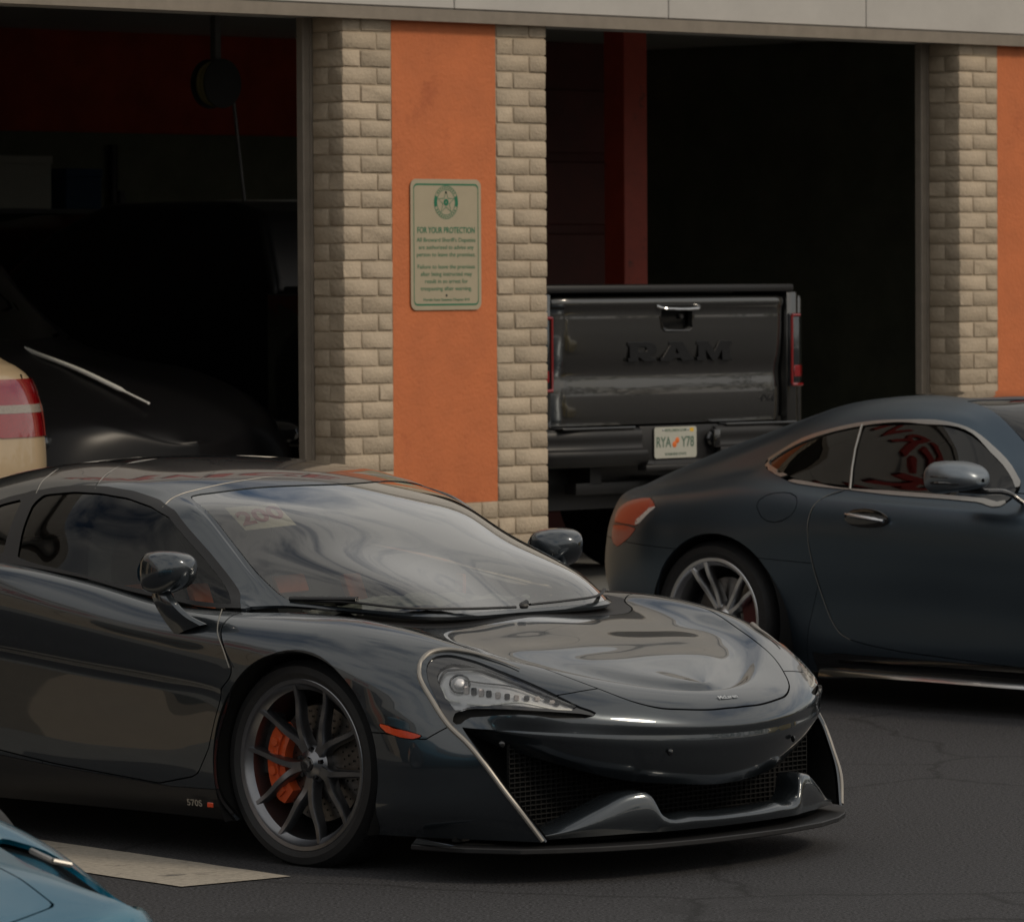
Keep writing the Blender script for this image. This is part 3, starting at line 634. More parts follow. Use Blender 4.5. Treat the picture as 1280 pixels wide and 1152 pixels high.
def wheel_ysp(parent,loc,R,rr,w,side,rot,matn,steer=0.,caliper='caliper_orange',name='wheel'):
    """five Y-paired spokes (the graphite coupe)"""
    root=bpy.data.objects.new(name,None); C.objects.link(root); root.parent=parent; root.location=loc; root.rotation_euler=(0,0,steer+(0 if side<0 else PI))
    h=w/2
    t,g=tyre(R,rr,w); obj('tyre',t,'rubber',root,angle=30); obj('tread_groove',g,'void_black',root,smooth=False,kind='stuff')
    sp=Msh(); yf=-h*.86; yh=-h*.50
    for k in range(5):
        mid=math.radians(rot+72*k)
        for s,off in ((-1,20.5),(1,20.5)):
            a1=mid+s*math.radians(off); a0=mid+s*math.radians(5); am=mid+s*math.radians(13.5)
            pos=lambda r,a,y:(r*math.sin(a),y,r*math.cos(a))
            sp.add(spoke_path([pos(.045,a0,yh-.004),pos(.085,mid+s*math.radians(7),yh-.010),pos(.13,am,yh-.022),pos(rr*.78,a1-s*math.radians(1.5),yf+.016),pos(rr-.012,a1,yf+.004)],.034,.0185,.045,.03,4))
    sh_=rim_shell(rr,w); obj('rim',join(sh_,sp),matn,root,angle=32)
    obj('hub',join(lathe([(0,yh-.016),(.022,yh-.016),(.030,yh-.010),(.044,yh-.006),(.060,yh+.012),(.064,yh+.05)],40)),matn,root)
    obj('hub_cap',join(lathe([(0,yh-.021),(.021,yh-.020),(.024,yh-.016)],32)),'black_gloss',root)
    sw=[(-.010,.010),(-.002,.014),(.008,.008),(.011,-.004),(.006,-.013),(.005,-.002),(.0,.005)]
    obj('hub_emblem',prism(sw,'y',yh-.0225,yh-.021),'chrome',root,smooth=False)
    bl=Msh()
    for k in range(5):
        a=math.radians(rot+36+72*k); bl.add(xf(lathe([(0,-.012),(.007,-.012),(.009,0)],6),(.047*math.sin(a),yh+.0,.047*math.cos(a))))
    obj('lug_nuts',bl,'black_gloss',root)
    obj('brake_disc',lathe([(.06,-.02),(.185,-.012),(.188,-.004),(.188,.010),(.06,.012)],64),'disc_steel',root)
    dr=Msh()
    for k in range(30):
        for r_ in (.11,.13,.15,.17):
            a=2*PI*k/30+r_*7; dr.add(xf(lathe([(0,-.0136-(r_-.11)*.0),(.0038,-.0136)],6),(r_*math.sin(a),-.004,r_*math.cos(a))))
    obj('disc_holes',dr,'void_black',root,smooth=False,kind='stuff')
    # caliper sits behind the axle
    cp=[]
    for k in range(13):
        a=math.radians(-90-46+92*k/12) if side<0 else math.radians(90-46+92*k/12); cp.append((a,))
    def cal(r0,r1,y0,y1,am,ha):
        v=[];n=12
        P=[]
        for k in range(n+1):
            a=am-ha+2*ha*k/n; e=1-abs(2*k/n-1)**6*.25
            P.append([( (r0)*math.sin(a),y1,r0*math.cos(a)),((r0)*math.sin(a),y0,r0*math.cos(a)),((r1*e+r0*(1-e))*math.sin(a),y0+.004,(r1*e+r0*(1-e))*math.cos(a)),((r1*e+r0*(1-e))*math.sin(a),y1,(r1*e+r0*(1-e))*math.cos(a))])
        v=[p for r_ in P for p in r_]; f=[]
        for k in range(n):
            for j in range(4): f.append((k*4+j,k*4+(j+1)%4,k*4+4+(j+1)%4,k*4+4+j))
        f+=[(3,2,1,0),(n*4,n*4+1,n*4+2,n*4+3)]; return Msh(v,f)
    am=math.radians(-92 if side<0 else 88)
    c=join(cal(.125,.205,-.052,.05,am,math.radians(44)),cal(.150,.196,-.060,-.05,am,math.radians(36)))
    for q in (-24,-8,8,24):
        a=am+math.radians(q); c.add(xf(lathe([(0,-.012),(.014,-.012),(.017,0)],16),(.168*math.sin(a),-.056,.168*math.cos(a))))
    obj('brake_caliper',c,caliper,root,angle=40)
    obj('wheel_well_back',lathe([(0,h*.9),(rr,h*.9)],48),'void_black',root)
    return root
# ---------------------------------------------------------------- graphite sports car
def base_lower(): 
    return mclaren_base()
M_POS=(-.0796,17.029,0); M_RZ=-math.radians(42.559)
car=thing('sports_car','low graphite grey mid-engined sports car with orange brake calipers, nearest the middle','sports car',M_POS,M_RZ)
L=mclaren_base()
def arch_val(m,cx,cz,R,ymin=.5):
    d=np.hypot(m.v[:,0]-cx,m.v[:,2]-cz)-R; return np.where(m.v[:,1]>ymin,d,1.)
L=L.clip(arch_val(L,.022,.322,.366)); L=L.clip(arch_val(L,-2.67,.34,.385))
inner=L.copy()   # dark layer behind every gap
cock=np.array([(-.02,-.01),(-.06,.42),(-.22,.60),(-.45,.70),(-.7,.765),(-1.0,.80),(-1.5,.80),(-1.95,.74),(-2.0,-.01)])
cv=sdf2(L.v[:,:2],cock); cv=np.where(L.v[:,2]>.7,-cv,1.); L=L.clip(cv); cv=sdf2(inner.v[:,:2],cock*1.0); inner=inner.clip(np.where(inner.v[:,2]>.7,-cv,1.))
GAP=.0019
def split(m,d,gap=GAP):
    return m.clip(d-gap),m.clip(-d-gap)
OUT=[(.519,.84,.63),(.5,.816,.666),(.501,.783,.685),(.522,.75,.689),(.58,.717,.677),(.686,.689,.645),(.809,.615,.585),(.894,.547,.527),(.932,.51,.507),(.924,.523,.499),(.799,.7,.499),(.703,.785,.503),(.664,.818,.502),(.653,.834,.488),(.626,.852,.486),(.574,.852,.556)]
LENS=[(.544,.821,.63),(.54,.797,.654),(.553,.763,.667),(.596,.734,.663),(.678,.71,.639),(.764,.661,.605),(.838,.6,.56),(.896,.551,.521),(.879,.579,.521),(.798,.698,.535),(.698,.779,.541),(.656,.809,.538),(.632,.83,.529),(.608,.833,.55),(.571,.83,.593)]
SLOT=[(.628,.838,.520),(.645,.822,.530),(.668,.803,.535),(.752,.744,.534),(.895,.558,.517),(.932,.51,.506),(.924,.523,.5),(.799,.7,.503),(.703,.785,.507),(.664,.818,.504),(.653,.834,.488),(.63,.850,.488)]
def sm(P,n=5):
    Q=np.array(P+[P[0],P[1],P[2]],float); D=spl(Q,n); return [tuple(p) for p in D[n:-n-1] ]
dl=region(L,sm(OUT),.16)
rimz,Lb=L.clip(dl),L.clip(-dl-.001)     # inside / outside of the headlight recess
dm=region(Lb,[(.385,.923,.482),(.409,.919,.479),(.535,.894,.453),(.556,.892,.444),(.527,.9,.433),(.47,.912,.441),(.404,.922,.457),(.385,.924,.470)],.1)
mark,Lb=split(Lb,dm,.001)
BUMP=np.array([(.2,-.2),(.2,.450),(.40,.452),(.556,.437),(.60,.465),(.64,.49),(.70,.53),(.85,.573),(.88,.585),(.93,.60),(1.4,.75),(1.4,-.2)])
HOOD=[(1.055,-.3),(1.055,.0),(1.049,.12),(1.03,.22),(1.0,.315),(.955,.385),(.876,.45),(.8,.50),(.71,.545),(.60,.605),(.47,.66),(.33,.705),(.15,.715),(.0,.705),(.03,.64),(.13,.565),(.195,.46),(.21,.30),(.185,0),(.185,-.3)]
H2=spl(np.array(HOOD[1:-1]),5); H2=np.vstack([[(1.055,-.3)],H2,[(.185,-.3)]])
dh=sdf2(Lb.v[:,:2],H2); dh=np.where((Lb.v[:,2]>.47),dh,-.05)
hood,rest=split(Lb,dh,.0024)
db=sdf2(rest.v[:,[0,2]],BUMP); bumper,rest=split(rest,db)
# cowl: the strip between hood and windscreen
dc=sdf2(rest.v[:,:2],np.array([(-.05,-.1),(.20,-.1),(.225,.3),(.205,.47),(.14,.575),(.035,.65),(-.08,.675),(-.3,.68),(-.3,.5),(-.06,.4)])); dc=np.where(rest.v[:,2]>.7,dc,-.05)
cowl,rest=rest.clip(dc),rest.clip(-dc)
DOOR=np.array([(-.42,.9),(-.345,.80),(-.33,.74),(-.285,.68),(-.248,.62),(-.262,.59),(-.31,.55),(-.345,.46),(-.37,.36),(-.42,.27),(-.60,.235),(-1.1,.27),(-1.55,.32),(-1.68,.42),(-1.76,.60),(-1.80,.78),(-1.84,.95)])
dd=sdf2(rest.v[:,[0,2]],DOOR); dd=np.where(rest.v[:,1]>.55,dd,-.05)
door,rest=split(rest,dd,.0022)
dq=sdf2(rest.v[:,[0,2]],np.array([(-.30,-.1),(-.30,.232),(-.55,.228),(-1.1,.262),(-1.7,.31),(-2.2,.29),(-2.3,-.1)])); dq=np.where(rest.v[:,1]>.5,dq,-.05)
sill,rest=split(rest,dq,.001)
fender=rest.clip(rest.v[:,0]+1.15); quarter=rest.clip(-rest.v[:,0]-1.154)
TH=-.011
def panel(name,m,matn='paint_graphite',par=car,two=False,th=TH,label=None):
    return obj(name,m.rim(th),matn,par,label=label)
P_='paint_graphite'
panel('hood',both(hood).weld(2e-4),P_)
panel('bumper',both(bumper).weld(2e-4),P_)
for q,(nm,m,mt) in enumerate([('fender',fender,P_),('door',door,P_),('rear_quarter',quarter,P_),('sill',sill,'black_plastic')]):
    panel(nm,m.mirror(),mt); panel(nm,m,mt)
panel('cowl',both(cowl).weld(2e-4),'black_plastic')
obj('inner_shell',both(inner.offset(-.022)).weld(2e-4),'void_black',car)
obj('underbody',both(Msh([(x,y,.125) for x,y in ((-3.3,0),(-3.3,.55),(-2.2,.55),(-2.1,.84),(-.42,.84),(-.40,.55),(.45,.55),(.50,.82),(.75,.70),(.95,.5),(1.0,0))],[(0,1,2,3,4,5,6,7,8,9,10)])),'void_black',car,smooth=False)
for s in (1,-1):
    for cx,cz,R in ((.022,.322,.366),(-2.67,.34,.385)):
        w=lathe([(R+.001,-.925),(R+.012,-.90),(R+.02,-.5)],64); w=xf(w,(cx,0,cz)); 
        w=w.clip(w.v[:,2]-.13)
        obj('wheel_arch_liner',w if s<0 else w.mirror(),'void_black',car)
# headlights
ringz=rimz.clip(-region(rimz,sm(LENS),.2)-.001); lens=rimz.clip(region(rimz,sm(LENS),.2))
ds=region(ringz,SLOT,.2); slot=ringz.clip(ds); surround=ringz.clip(-ds)
def bead_path(P,h,n=4): return spl(np.array(P,float),n)
for s in (-1,1):
    f=(lambda m:m) if s>0 else (lambda m:m.mirror())
    hl=obj('headlight',f(lens.offset(-.004)),'lamp_glass',car)
    inn=lens.offset(-.020); obj('housing',f(inn),'lamp_silver',hl)
    obj('surround',f(surround.offset(-.006)),'black_gloss',hl)
    obj('duct',f(slot.offset(-.05)),'void_black',hl)
    LN=lens.normals()
    def snap(p,d):
        k=np.argmin(((lens.v-np.array(p))**2).sum(1)); return lens.v[k]+LN[k]*d
    def pth(P,d,n=6): return spl(np.array([snap(p,d) for p in P]),n)
    obj('projector',f(join(xf(ellipsoid((0,0,0),(.020,.020,.020),18,12),tuple(snap((.600,.785,.595),-.016))))),'lamp_silver',hl)
    obj('projector_ring',f(tube([np.array(snap((.600,.785,.595),-.010))+.030*(math.cos(t)*np.array([.70,-.71,0])+math.sin(t)*np.array([-.35,-.35,.87])) for t in np.linspace(0,2*PI,20,endpoint=False)],.0035,6,closed=True)),'lamp_dark',hl)
    star=Msh()
    c0_=np.array(snap((.600,.785,.595),-.004)); e1=np.array([.70,-.71,0]); e2=np.array([-.35,-.35,.87])
    for t in (0.3,1.87): star.add(tube([c0_-(.017*(math.cos(t)*e1+math.sin(t)*e2)),c0_,c0_+(.017*(math.cos(t)*e1+math.sin(t)*e2))],[.0008,.004,.0008],6))
    obj('lamp_star',f(star),'strip_glint_bright',hl)
    cb=pth([(.635,.775,.580),(.69,.745,.570),(.76,.690,.560),(.82,.635,.546),(.86,.595,.534)],-.012,3)
    for k in range(len(cb)-1):
        hh_=.013-.0007*k; obj('lamp_cell',f(xf(box(-.0085,.0085,-.008,.004,-hh_,hh_,.003,1),tuple(cb[k]),rz=-.80)),'lamp_dark' if k%2 else 'lamp_clear',hl)
    obj('light_strip',f(tube(pth([(.64,.80,.545),(.70,.765,.545),(.78,.705,.542),(.85,.62,.532),(.885,.575,.524)],-.008),.0035,6)),'strip_glint_bright',hl)
    obj('light_strip',f(tube(pth([(.575,.825,.60),(.590,.825,.565),(.63,.81,.548)],-.008),.003,6)),'strip_glint_bright',hl)
    obj('trim_fin',f(tube(pth([(.60,.78,.625),(.66,.74,.610),(.74,.69,.585),(.82,.63,.555)],-.010),.0025,6)),'lamp_dark',hl)
    obj('dark_bezel',f(tube(pth([(.557,.825,.605),(.553,.80,.645),(.575,.76,.657),(.64,.725,.648),(.72,.685,.622),(.80,.63,.582),(.86,.58,.545)],-.009),.0045,6)),'black_gloss',hl)
    # raised edge running round the lamp and down to the splitter
    N=[(.72,.635,.650),(.634,.668,.680),(.553,.703,.700),(.505,.742,.706),(.480,.788,.696),(.478,.823,.672),(.495,.850,.635),(.560,.860,.555),(.626,.858,.484),(.69,.842,.43),(.745,.826,.37),(.80,.803,.295),(.85,.777,.225),(.895,.728,.135)]
    rad=np.interp(np.linspace(0,1,len(spl(N,6))),[0,.12,.25,.5,.9,1],[.002,.005,.0075,.0085,.008,.007])
    obj('edge_blade',f(tube(spl(N,6)-np.array([.002,.002,.001]),rad,10)),'blade_beige',car)
    obj('side_marker',f(mark.offset(.001).rim(-.008)),'marker_red',car,label='red side marker behind the front bumper')
# front fascia below the lip
lipY=[0,.2,.4,.617,.738,.80]; lipX=[1.085,1.065,1.0,.89,.785,.66]; lipZ=[.430,.434,.442,.457,.468,.478]
depth=[.165,.16,.145,.095,.055,.012]
F=[]
for y,x,z,d in zip(lipY,lipX,lipZ,depth):
    nx,ny=(1,0) if y<.1 else (.8,.3)
    F.append([(x,y,z),(x+.002,y,z-d*.12),(x-.012,y-.004,z-d*.4),(x-.04,y-.01,z-d*.75),(x-.075,y-.02,z-d)])
fl_=np.array([1,-1,1]); F=[[tuple(np.array(p)*fl_) for p in r_] for r_ in F[:0:-1]]+F
fa=Msh.from_grid(grid(F,6,5))
obj('front_face',fa,P_,car)
for x,y,z,r in ((.735,-.735,.423,.9),(1.040,-.30,.385,.25),(1.040,.30,.385,-.25),(.735,.735,.423,-.9)): obj('parking_sensor',xf(ellipsoid((0,0,0),(.011,.004,.011),14,8),(x,y,z),rz=r),'black_gloss',car)
g_=Msh()
for k in range(20): g_.add(box(.74,.752,-.72,.72,.135+k*.015,.138+k*.015))
for k in range(61): g_.add(box(.74,.750,-.72+k*.024,-.717+k*.024,.13,.42))
obj('intake_grille',g_,'void_black',car,smooth=False,kind='stuff')
obj('intake_back',box(.60,.62,-.82,.82,.12,.46),'void_black',car,smooth=False)
# lower bumper element: winged blade under the intake
lo=[]
for y,x,zt,zb in ((0,1.065,.185,.14),(.20,1.055,.190,.14),(.33,1.035,.205,.14),(.365,1.02,.262,.14),(.42,1.00,.266,.14),(.52,.96,.228,.138),(.64,.90,.175,.135),(.74,.85,.155,.13)):
    lo.append([(x-.10,y,zt-.004),(x-.03,y,zt),(x,y,zt-.012),(x+.008,y,(zt+zb)/2),(x-.005,y,zb)])
lo=[[tuple(np.array(p)*fl_) for p in r_] for r_ in lo[:0:-1]]+lo
lm=Msh.from_grid(grid(lo,5,4))
obj('lower_bumper',lm,P_,car)
spl_=[(1.10,0),(1.095,.2),(1.06,.42),(1.0,.58),(.93,.70),(.86,.79),(.70,.87),(.5,.90),(.5,.6),(.7,.3),(.75,0)]
sp1=prism([p for p in spl_]+[(x,-y) for x,y in spl_[-2:0:-1]],'z',.095,.112,.003,1)
obj('splitter',sp1,'black_plastic',car,smooth=False)
for s in (-1,1):
    obj('splitter_fin',prism([(.50,.113),(.66,.113),(.68,.120),(.52,.132)],'y',s*.890-.005,s*.890+.005,.002,1),'paint_graphite',car)
# ---- canopy
G_=mclaren_canopy(); nu,nv=G_.shape[:2]
Cn=Msh.from_grid(G_).flip()
U=np.repeat(np.arange(nu)/8,nv); V=np.tile(np.arange(nv)/8,nu)
UV=np.c_[U,V]
def uvclip(vals,m=None): return Cn.clip(vals)
def rr_poly(P,n=4): return spl(np.array(P,float),n)
WS=np.array([(.10,6.6),(.10,5),(.10,4.25),(.16,4.08),(.4,4.03),(1,4.0),(2,4.0),(3,4.0),(3.7,4.0),(3.92,4.06),(4.0,4.25),(4.02,5),(4.03,6.6)])
dws=sdf2(UV,WS); wsg=uvclip(dws-.02)
# side glass outline in X-Z
SG=np.array([(-.385,.795),(-.43,.84),(-.50,.888),(-.60,.957),(-.70,1.022),(-.80,1.088),(-.90,1.12),(-1.03,1.146),(-1.15,1.158),(-1.28,1.160),(-1.40,1.150),(-1.448,1.142),(-1.46,1.10),(-1.43,1.03),(-1.385,.935),(-1.375,.918),(-1.2,.896),(-1.05,.876),(-.85,.846),(-.70,.826),(-.55,.806)])
QG=np.array([(-1.425,.925),(-1.47,1.03),(-1.50,1.10),(-1.495,1.135),(-1.60,1.115),(-1.75,1.065),(-1.90,1.0),(-1.98,.955),(-1.8,.945),(-1.6,.935)])
sdx=lambda P,m: sdf2(m.v[:,[0,2]],P)
sideband=V<3.2
dS=np.where(sideband,sdx(SG,Cn),-.1); dQ=np.where(sideband,sdx(QG,Cn),-.1)
dg=np.maximum(dS,dQ)
PILR=np.array([(-1.36,.915),(-1.43,1.03),(-1.455,1.140),(-1.515,1.136),(-1.49,1.03),(-1.43,.925)])
dgU=np.maximum(dg,np.where(sideband,sdx(PILR,Cn),-.1))
sideg=Cn.clip(dS-.006); quartg=Cn.clip(dQ-.006)
seal=Cn.clip(np.minimum(dgU+.010,.012-dg)); seal=seal.clip(np.where(True,1,1)*np.ones(len(seal.v)))
paint=Cn.copy()
dgp=-(dgU+.010); keep=np.minimum(dgp,-(dws+.0))
paint=Cn.clip(keep)
# shutlines across the roof
S1=[(-.857,.66),(-.861,.565),(-.845,.489),(-.813,.261),(-.785,.0)]
S2=[(-1.195,.66),(-1.217,.59),(-1.275,.484),(-1.344,.326),(-1.378,.0)]
S3=[(-1.475,.66),(-1.499,.60),(-1.525,.527),(-1.60,.35),(-1.66,.0)]
def xline(S,y): S=sorted(S,key=lambda p:p[1]); return np.interp(y,[p[1] for p in S],[p[0] for p in S])
g2=.002
pf=paint.clip(paint.v[:,0]-xline(S1,paint.v[:,1])-g2)
t=paint.clip(-(paint.v[:,0]-xline(S1,paint.v[:,1]))-g2); p1=t.clip(t.v[:,0]-xline(S2,t.v[:,1])-g2)
t=t.clip(-(t.v[:,0]-xline(S2,t.v[:,1]))-g2); p2=t.clip(t.v[:,0]-xline(S3,t.v[:,1])-g2); p3=t.clip(-(t.v[:,0]-xline(S3,t.v[:,1]))-g2)
for nm,m in (('windscreen_frame',pf),('roof_panel',p1),('roof_panel',p2),('tonneau_cover',p3)): obj(nm,both(m).weld(2e-4).rim(-.012),P_,car)
und=Cn.clip(np.minimum(-(dg-.004),-(dws-.03))); obj('roof_lining',both(und.offset(-.014)).weld(2e-4),'void_black',car)
wsf=Cn.clip(np.minimum(.055-dws,dws-.0)); obj('windscreen_frit',both(wsf.offset(-.006)).weld(2e-4),'black_gloss',car)
ws=obj('windscreen',both(wsg.offset(-.003)).weld(2e-4),'windscreen_glass',car)
for m in (lambda q:q.mirror(),lambda q:q):
    obj('window_seal',m(seal.offset(.001)),'black_plastic',car)
    obj('side_window',m(sideg.offset(-.004)),'side_glass',car)
    obj('quarter_window',m(quartg.offset(-.004)),'dark_glass',car)
# pale tubes in the shutlines, imitating the highlight along their edges
def on_surf(m,pts,dz=.0008):
    out=[]
    for x,y in pts:
        d=(m.v[:,0]-x)**2+(m.v[:,1]-y)**2; k=np.argsort(d)[:4]; w=1/(d[k]+1e-7); out.append((x,y,float((m.v[k,2]*w).sum()/w.sum())+dz))
    return np.array(out)
def dens(S,n=8):
    ys=np.linspace(0,1,n*(len(S)-1)+1); S=np.array(S); i=np.linspace(0,len(S)-1,n*(len(S)-1)+1); return [(float(np.interp(k,range(len(S)),S[:,0])),float(np.interp(k,range(len(S)),S[:,1]))) for k in i]
top=Cn.clip(V-2.2)
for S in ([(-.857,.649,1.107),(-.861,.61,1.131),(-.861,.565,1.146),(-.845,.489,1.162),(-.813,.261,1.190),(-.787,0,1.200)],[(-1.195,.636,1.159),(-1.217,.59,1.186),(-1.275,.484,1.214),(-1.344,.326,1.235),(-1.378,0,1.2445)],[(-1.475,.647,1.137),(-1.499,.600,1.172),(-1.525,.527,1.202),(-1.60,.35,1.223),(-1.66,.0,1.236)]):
    p=spl(np.array(S),6); t=tube(p,.0022,6); obj('roof_seam_glint',both(t),'blade_beige',car)

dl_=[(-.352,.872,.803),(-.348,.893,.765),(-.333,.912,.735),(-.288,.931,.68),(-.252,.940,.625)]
for s in (-1,1): obj('door_edge_glint',tube(spl(np.array(dl_)*np.array([1,s,1]),5),.0020,6),'glint_grey',car)  # pale tube drawn in for the glint on the door gap edge
# wheels
wheel_ysp(car,(-.025,-.745,.322),.332,.270,.225,-1,-30,'rim_dark'); 
wheel_ysp(car,(-.025,.745,.322),.332,.270,.225,1,10,'rim_dark')
wheel_ysp(car,(-2.67,-.72,.345),.345,.256,.285,-1,5,'rim_dark'); wheel_ysp(car,(-2.67,.72,.345),.345,.256,.285,1,5,'rim_dark')
# mirrors
def mirror(s):
    r=bpy.data.objects.new('wing_mirror',None); C.objects.link(r); r.parent=car; r.location=(0,0,0)
    v=[]; n=20; secs=[]
    for k,(x,sy,sz,dy,dz) in enumerate([(-.60,.052,.042,.0,-.002),(-.597,.076,.060,0,0),(-.56,.088,.068,0,0),(-.51,.083,.064,.0,.004),(-.47,.062,.048,.002,.010),(-.45,.038,.030,.004,.014),(-.441,.014,.012,.004,.016),(-.439,.0003,.0003,.004,.016)]):
        row=[]
        for i in range(n+1):
            a=2*PI*i/n; c_,s_=math.cos(a),math.sin(a); e=.66
            row.append((x,.925+dy+sy*math.copysign(abs(c_)**e,c_),.917+dz+sz*math.copysign(abs(s_)**e,s_)*(1+.12*c_)))
        secs.append(row)
    m=Msh.from_grid(grid(secs,3,1)).weld(1e-4)
    f=(lambda q:q) if s>0 else (lambda q:q.mirror())
    obj('mirror_housing',f(m),P_,r)
    obj('mirror_glass',f(xf(lathe([(0,0),(.085,0),(.095,.004)],28),(-.602,.927,.917),rz=PI/2,sc=(.8,1,.6))),'blue_glass',r)
    st=[[( -.60,.945,.868),(-.53,.942,.868)],[(-.58,.955,.83),(-.495,.950,.835)],[(-.55,.945,.775),(-.44,.935,.785)],[(-.52,.915,.715),(-.39,.905,.755)]]
    sm_=Msh(); P=[]
    for (a,b) in st:
        a=np.array(a);b=np.array(b); w=np.array([0,.020,0]); P.append([a+w*.2,(a+b)/2+w,b+w*.2,b-w*.2,(a+b)/2-w,a-w*.2,a+w*.2])
    obj('mirror_stalk',f(Msh.from_grid(grid(P,4,3)).flip()),P_,r)
    return r
mirror(-1); mirror(1)
# wipers
obj('wiper',join(tube(spl([(-.22,-.63,.822),(-.06,-.585,.822),(.08,-.50,.806),(.155,-.30,.795),(.165,-.05,.788)],6),.0075,8,.6),tube(spl([(-.27,-.645,.828),(-.04,-.575,.832)],4),.014,8,.6)),'black_plastic',car)
obj('wiper',join(tube(spl([(.15,.02,.80),(.165,-.02,.79),(.17,.0,.79)],3),.009,8),tube(spl([(.165,.02,.793),(.165,.2,.797),(.145,.38,.805),(.09,.47,.818)],6),.007,8,.6)),'black_plastic',car)
obj('nose_emblem',onto(text_mesh('McLaren',.020,.001,sx=1.3,bold=.0005),(1.022,0,.5365),(0,1,0),(-.75,0,.62)),'chrome',car,smooth=False)
# sill badge
obj('sill_badge',onto(text_mesh('570S',.030,.0008,sx=1.2,bold=.0005),(-.43,-.925,.182),(1,0,0),(0,-.25,1)),'satin_silver',car,smooth=False)
obj('sill_badge_mark',box(-.372,-.345,-.9265,-.922,.172,.188,.002,1),'marker_red',car)
# card behind the windscreen
cr=thing('windscreen_card','cream paper card with red number 200 tucked behind the windscreen of the graphite sports car','card',M_POS,M_RZ)
q0,q1,q2,q3=[np.array(p) for p in ((-.703,-.515,1.105),(-.585,-.535,1.035),(-.500,-.385,1.050),(-.62,-.36,1.115))]
ctr=(q0+q1+q2+q3)/4
nrm=np.cross(q2-q0,q3-q1); nrm/=np.linalg.norm(nrm); 
cardm=Msh([q0,q1,q2,q3,q0+nrm*-.002,q1-nrm*.002,q2-nrm*.002,q3-nrm*.002],[(0,1,2,3),(7,6,5,4),(0,4,5,1),(1,5,6,2),(2,6,7,3),(3,7,4,0)])
obj('card_sheet',cardm,'card_cream',cr,smooth=False)
if nrm[2]<0: nrm=-nrm
vv=(q0-q1)+(q3-q2); uu=(q2-q1)+(q3-q0); uu-=vv*(uu@vv)/(vv@vv)*.7
obj('number',onto(text_mesh('200',.105,.0004,bold=.003),ctr+nrm*.003,uu,vv),'print_red',cr,smooth=False)
# interior
inn=bpy.data.objects.new('cabin_interior',None); C.objects.link(inn); inn.parent=car
obj('tub',join(box(-2.0,.0,-.74,.74,.25,.30),box(-2.0,-1.95,-.7,.7,.28,.95),box(-.02,.02,-.7,.7,.25,.70),box(-1.95,-.2,-.78,-.74,.28,.74),box(-1.95,-.2,.74,.78,.28,.74)),'dark_leather',inn,smooth=False)
dd_=[[(-.02,y,.70),(-.08,y,.755-.03*abs(y)),(-.30,y,.775-.04*abs(y)),(-.48,y,.74-.03*abs(y)),(-.54,y,.64),(-.52,y,.5)] for y in (-.72,-.4,0,.4,.72)]
obj('dashboard',Msh.from_grid(grid(dd_,5,4)).flip(),'dash_dark',inn)
for y in (-.37,.37):
    bk=[[(x,y+w_*k,z) for k in (-1,-.6,0,.6,1)] for x,z,w_ in ((-1.02,.42,.24),(-1.10,.6,.25),(-1.2,.78,.24),(-1.28,.92,.18),(-1.31,1.0,.13),(-1.335,1.04,.10))]
    for r_ in bk:
        for k,e in enumerate((.07,.02,0,.02,.07)): r_[k]=(r_[k][0]+e,r_[k][1],r_[k][2])
    obj('seat',Msh.from_grid(grid(bk,4,4)).rim(-.08).flip(),'dark_leather',inn)
    obj('seat_cushion',box(-1.05,-.55,y-.24,y+.24,.32,.44,.05),'dark_leather',inn)
    obj('seat_accent',join(xf(box(-.015,.015,-.09,.09,-.035,.035,.012),(-1.17,y-.12,.80),ry=-.4,rz=.15),xf(box(-.015,.015,-.045,.045,-.06,.06,.012),(-1.12,y+.15,.77),ry=-.4)),'orange_leather',inn)
obj('door_card_accent',join(xf(box(-.02,.02,-.01,.01,-.05,.05,.006),(-.78,-.70,.78)),xf(box(-.02,.02,-.01,.01,-.05,.05,.006),(-.78,.70,.78))),'orange_leather',inn)
sw=lathe([(.165+.014*math.cos(t),.014*math.sin(t)) for t in np.linspace(0,2*PI,11)],40,axis='z')
obj('steering_wheel',xf(join(sw,box(-.16,.16,-.02,.02,-.008,.008,.005),box(-.02,.02,-.16,0,-.008,.008,.005),box(-.05,.05,-.05,.05,-.015,.015,.01)),(-.70,.37,.74),rz=-PI/2,rx=math.radians(64)),'black_plastic',inn)
# crumpled clear film lying on the dashboard
rs=np.random.RandomState(5); nxn,nyn=26,44; Gf=np.zeros((nxn+1,nyn+1,3))
for i in range(nxn+1):
    for j in range(nyn+1):
        a=i/nxn;b=j/nyn; x=-.46+.44*a; y=-.60+1.05*b
        Gf[i,j]=(x+.02*math.sin(9*b+3*a),y+.02*math.sin(7*a),.775-.045*abs(y)+.012+.010*abs(math.sin(13*a+4*math.sin(5*b)))+.012*abs(math.sin(21*b+5*a))+rs.uniform(0,.006))
fm=Msh.from_grid(Gf); fv=np.ones(len(fm.v)); cxy=fm.v[:,:2]-np.array((-.22,-.08)); ang=np.arctan2(cxy[:,1],cxy[:,0]); fv=1-np.hypot(cxy[:,0]/.20,cxy[:,1]/.5)-.12*np.sin(5*ang)-.06*np.sin(11*ang+1)
ft=thing('plastic_film','crumpled pale protective film lying on the dashboard of the graphite sports car','plastic film',M_POS,M_RZ)
obj('film_sheet',fm.clip(fv),'film_plastic',ft,angle=20)
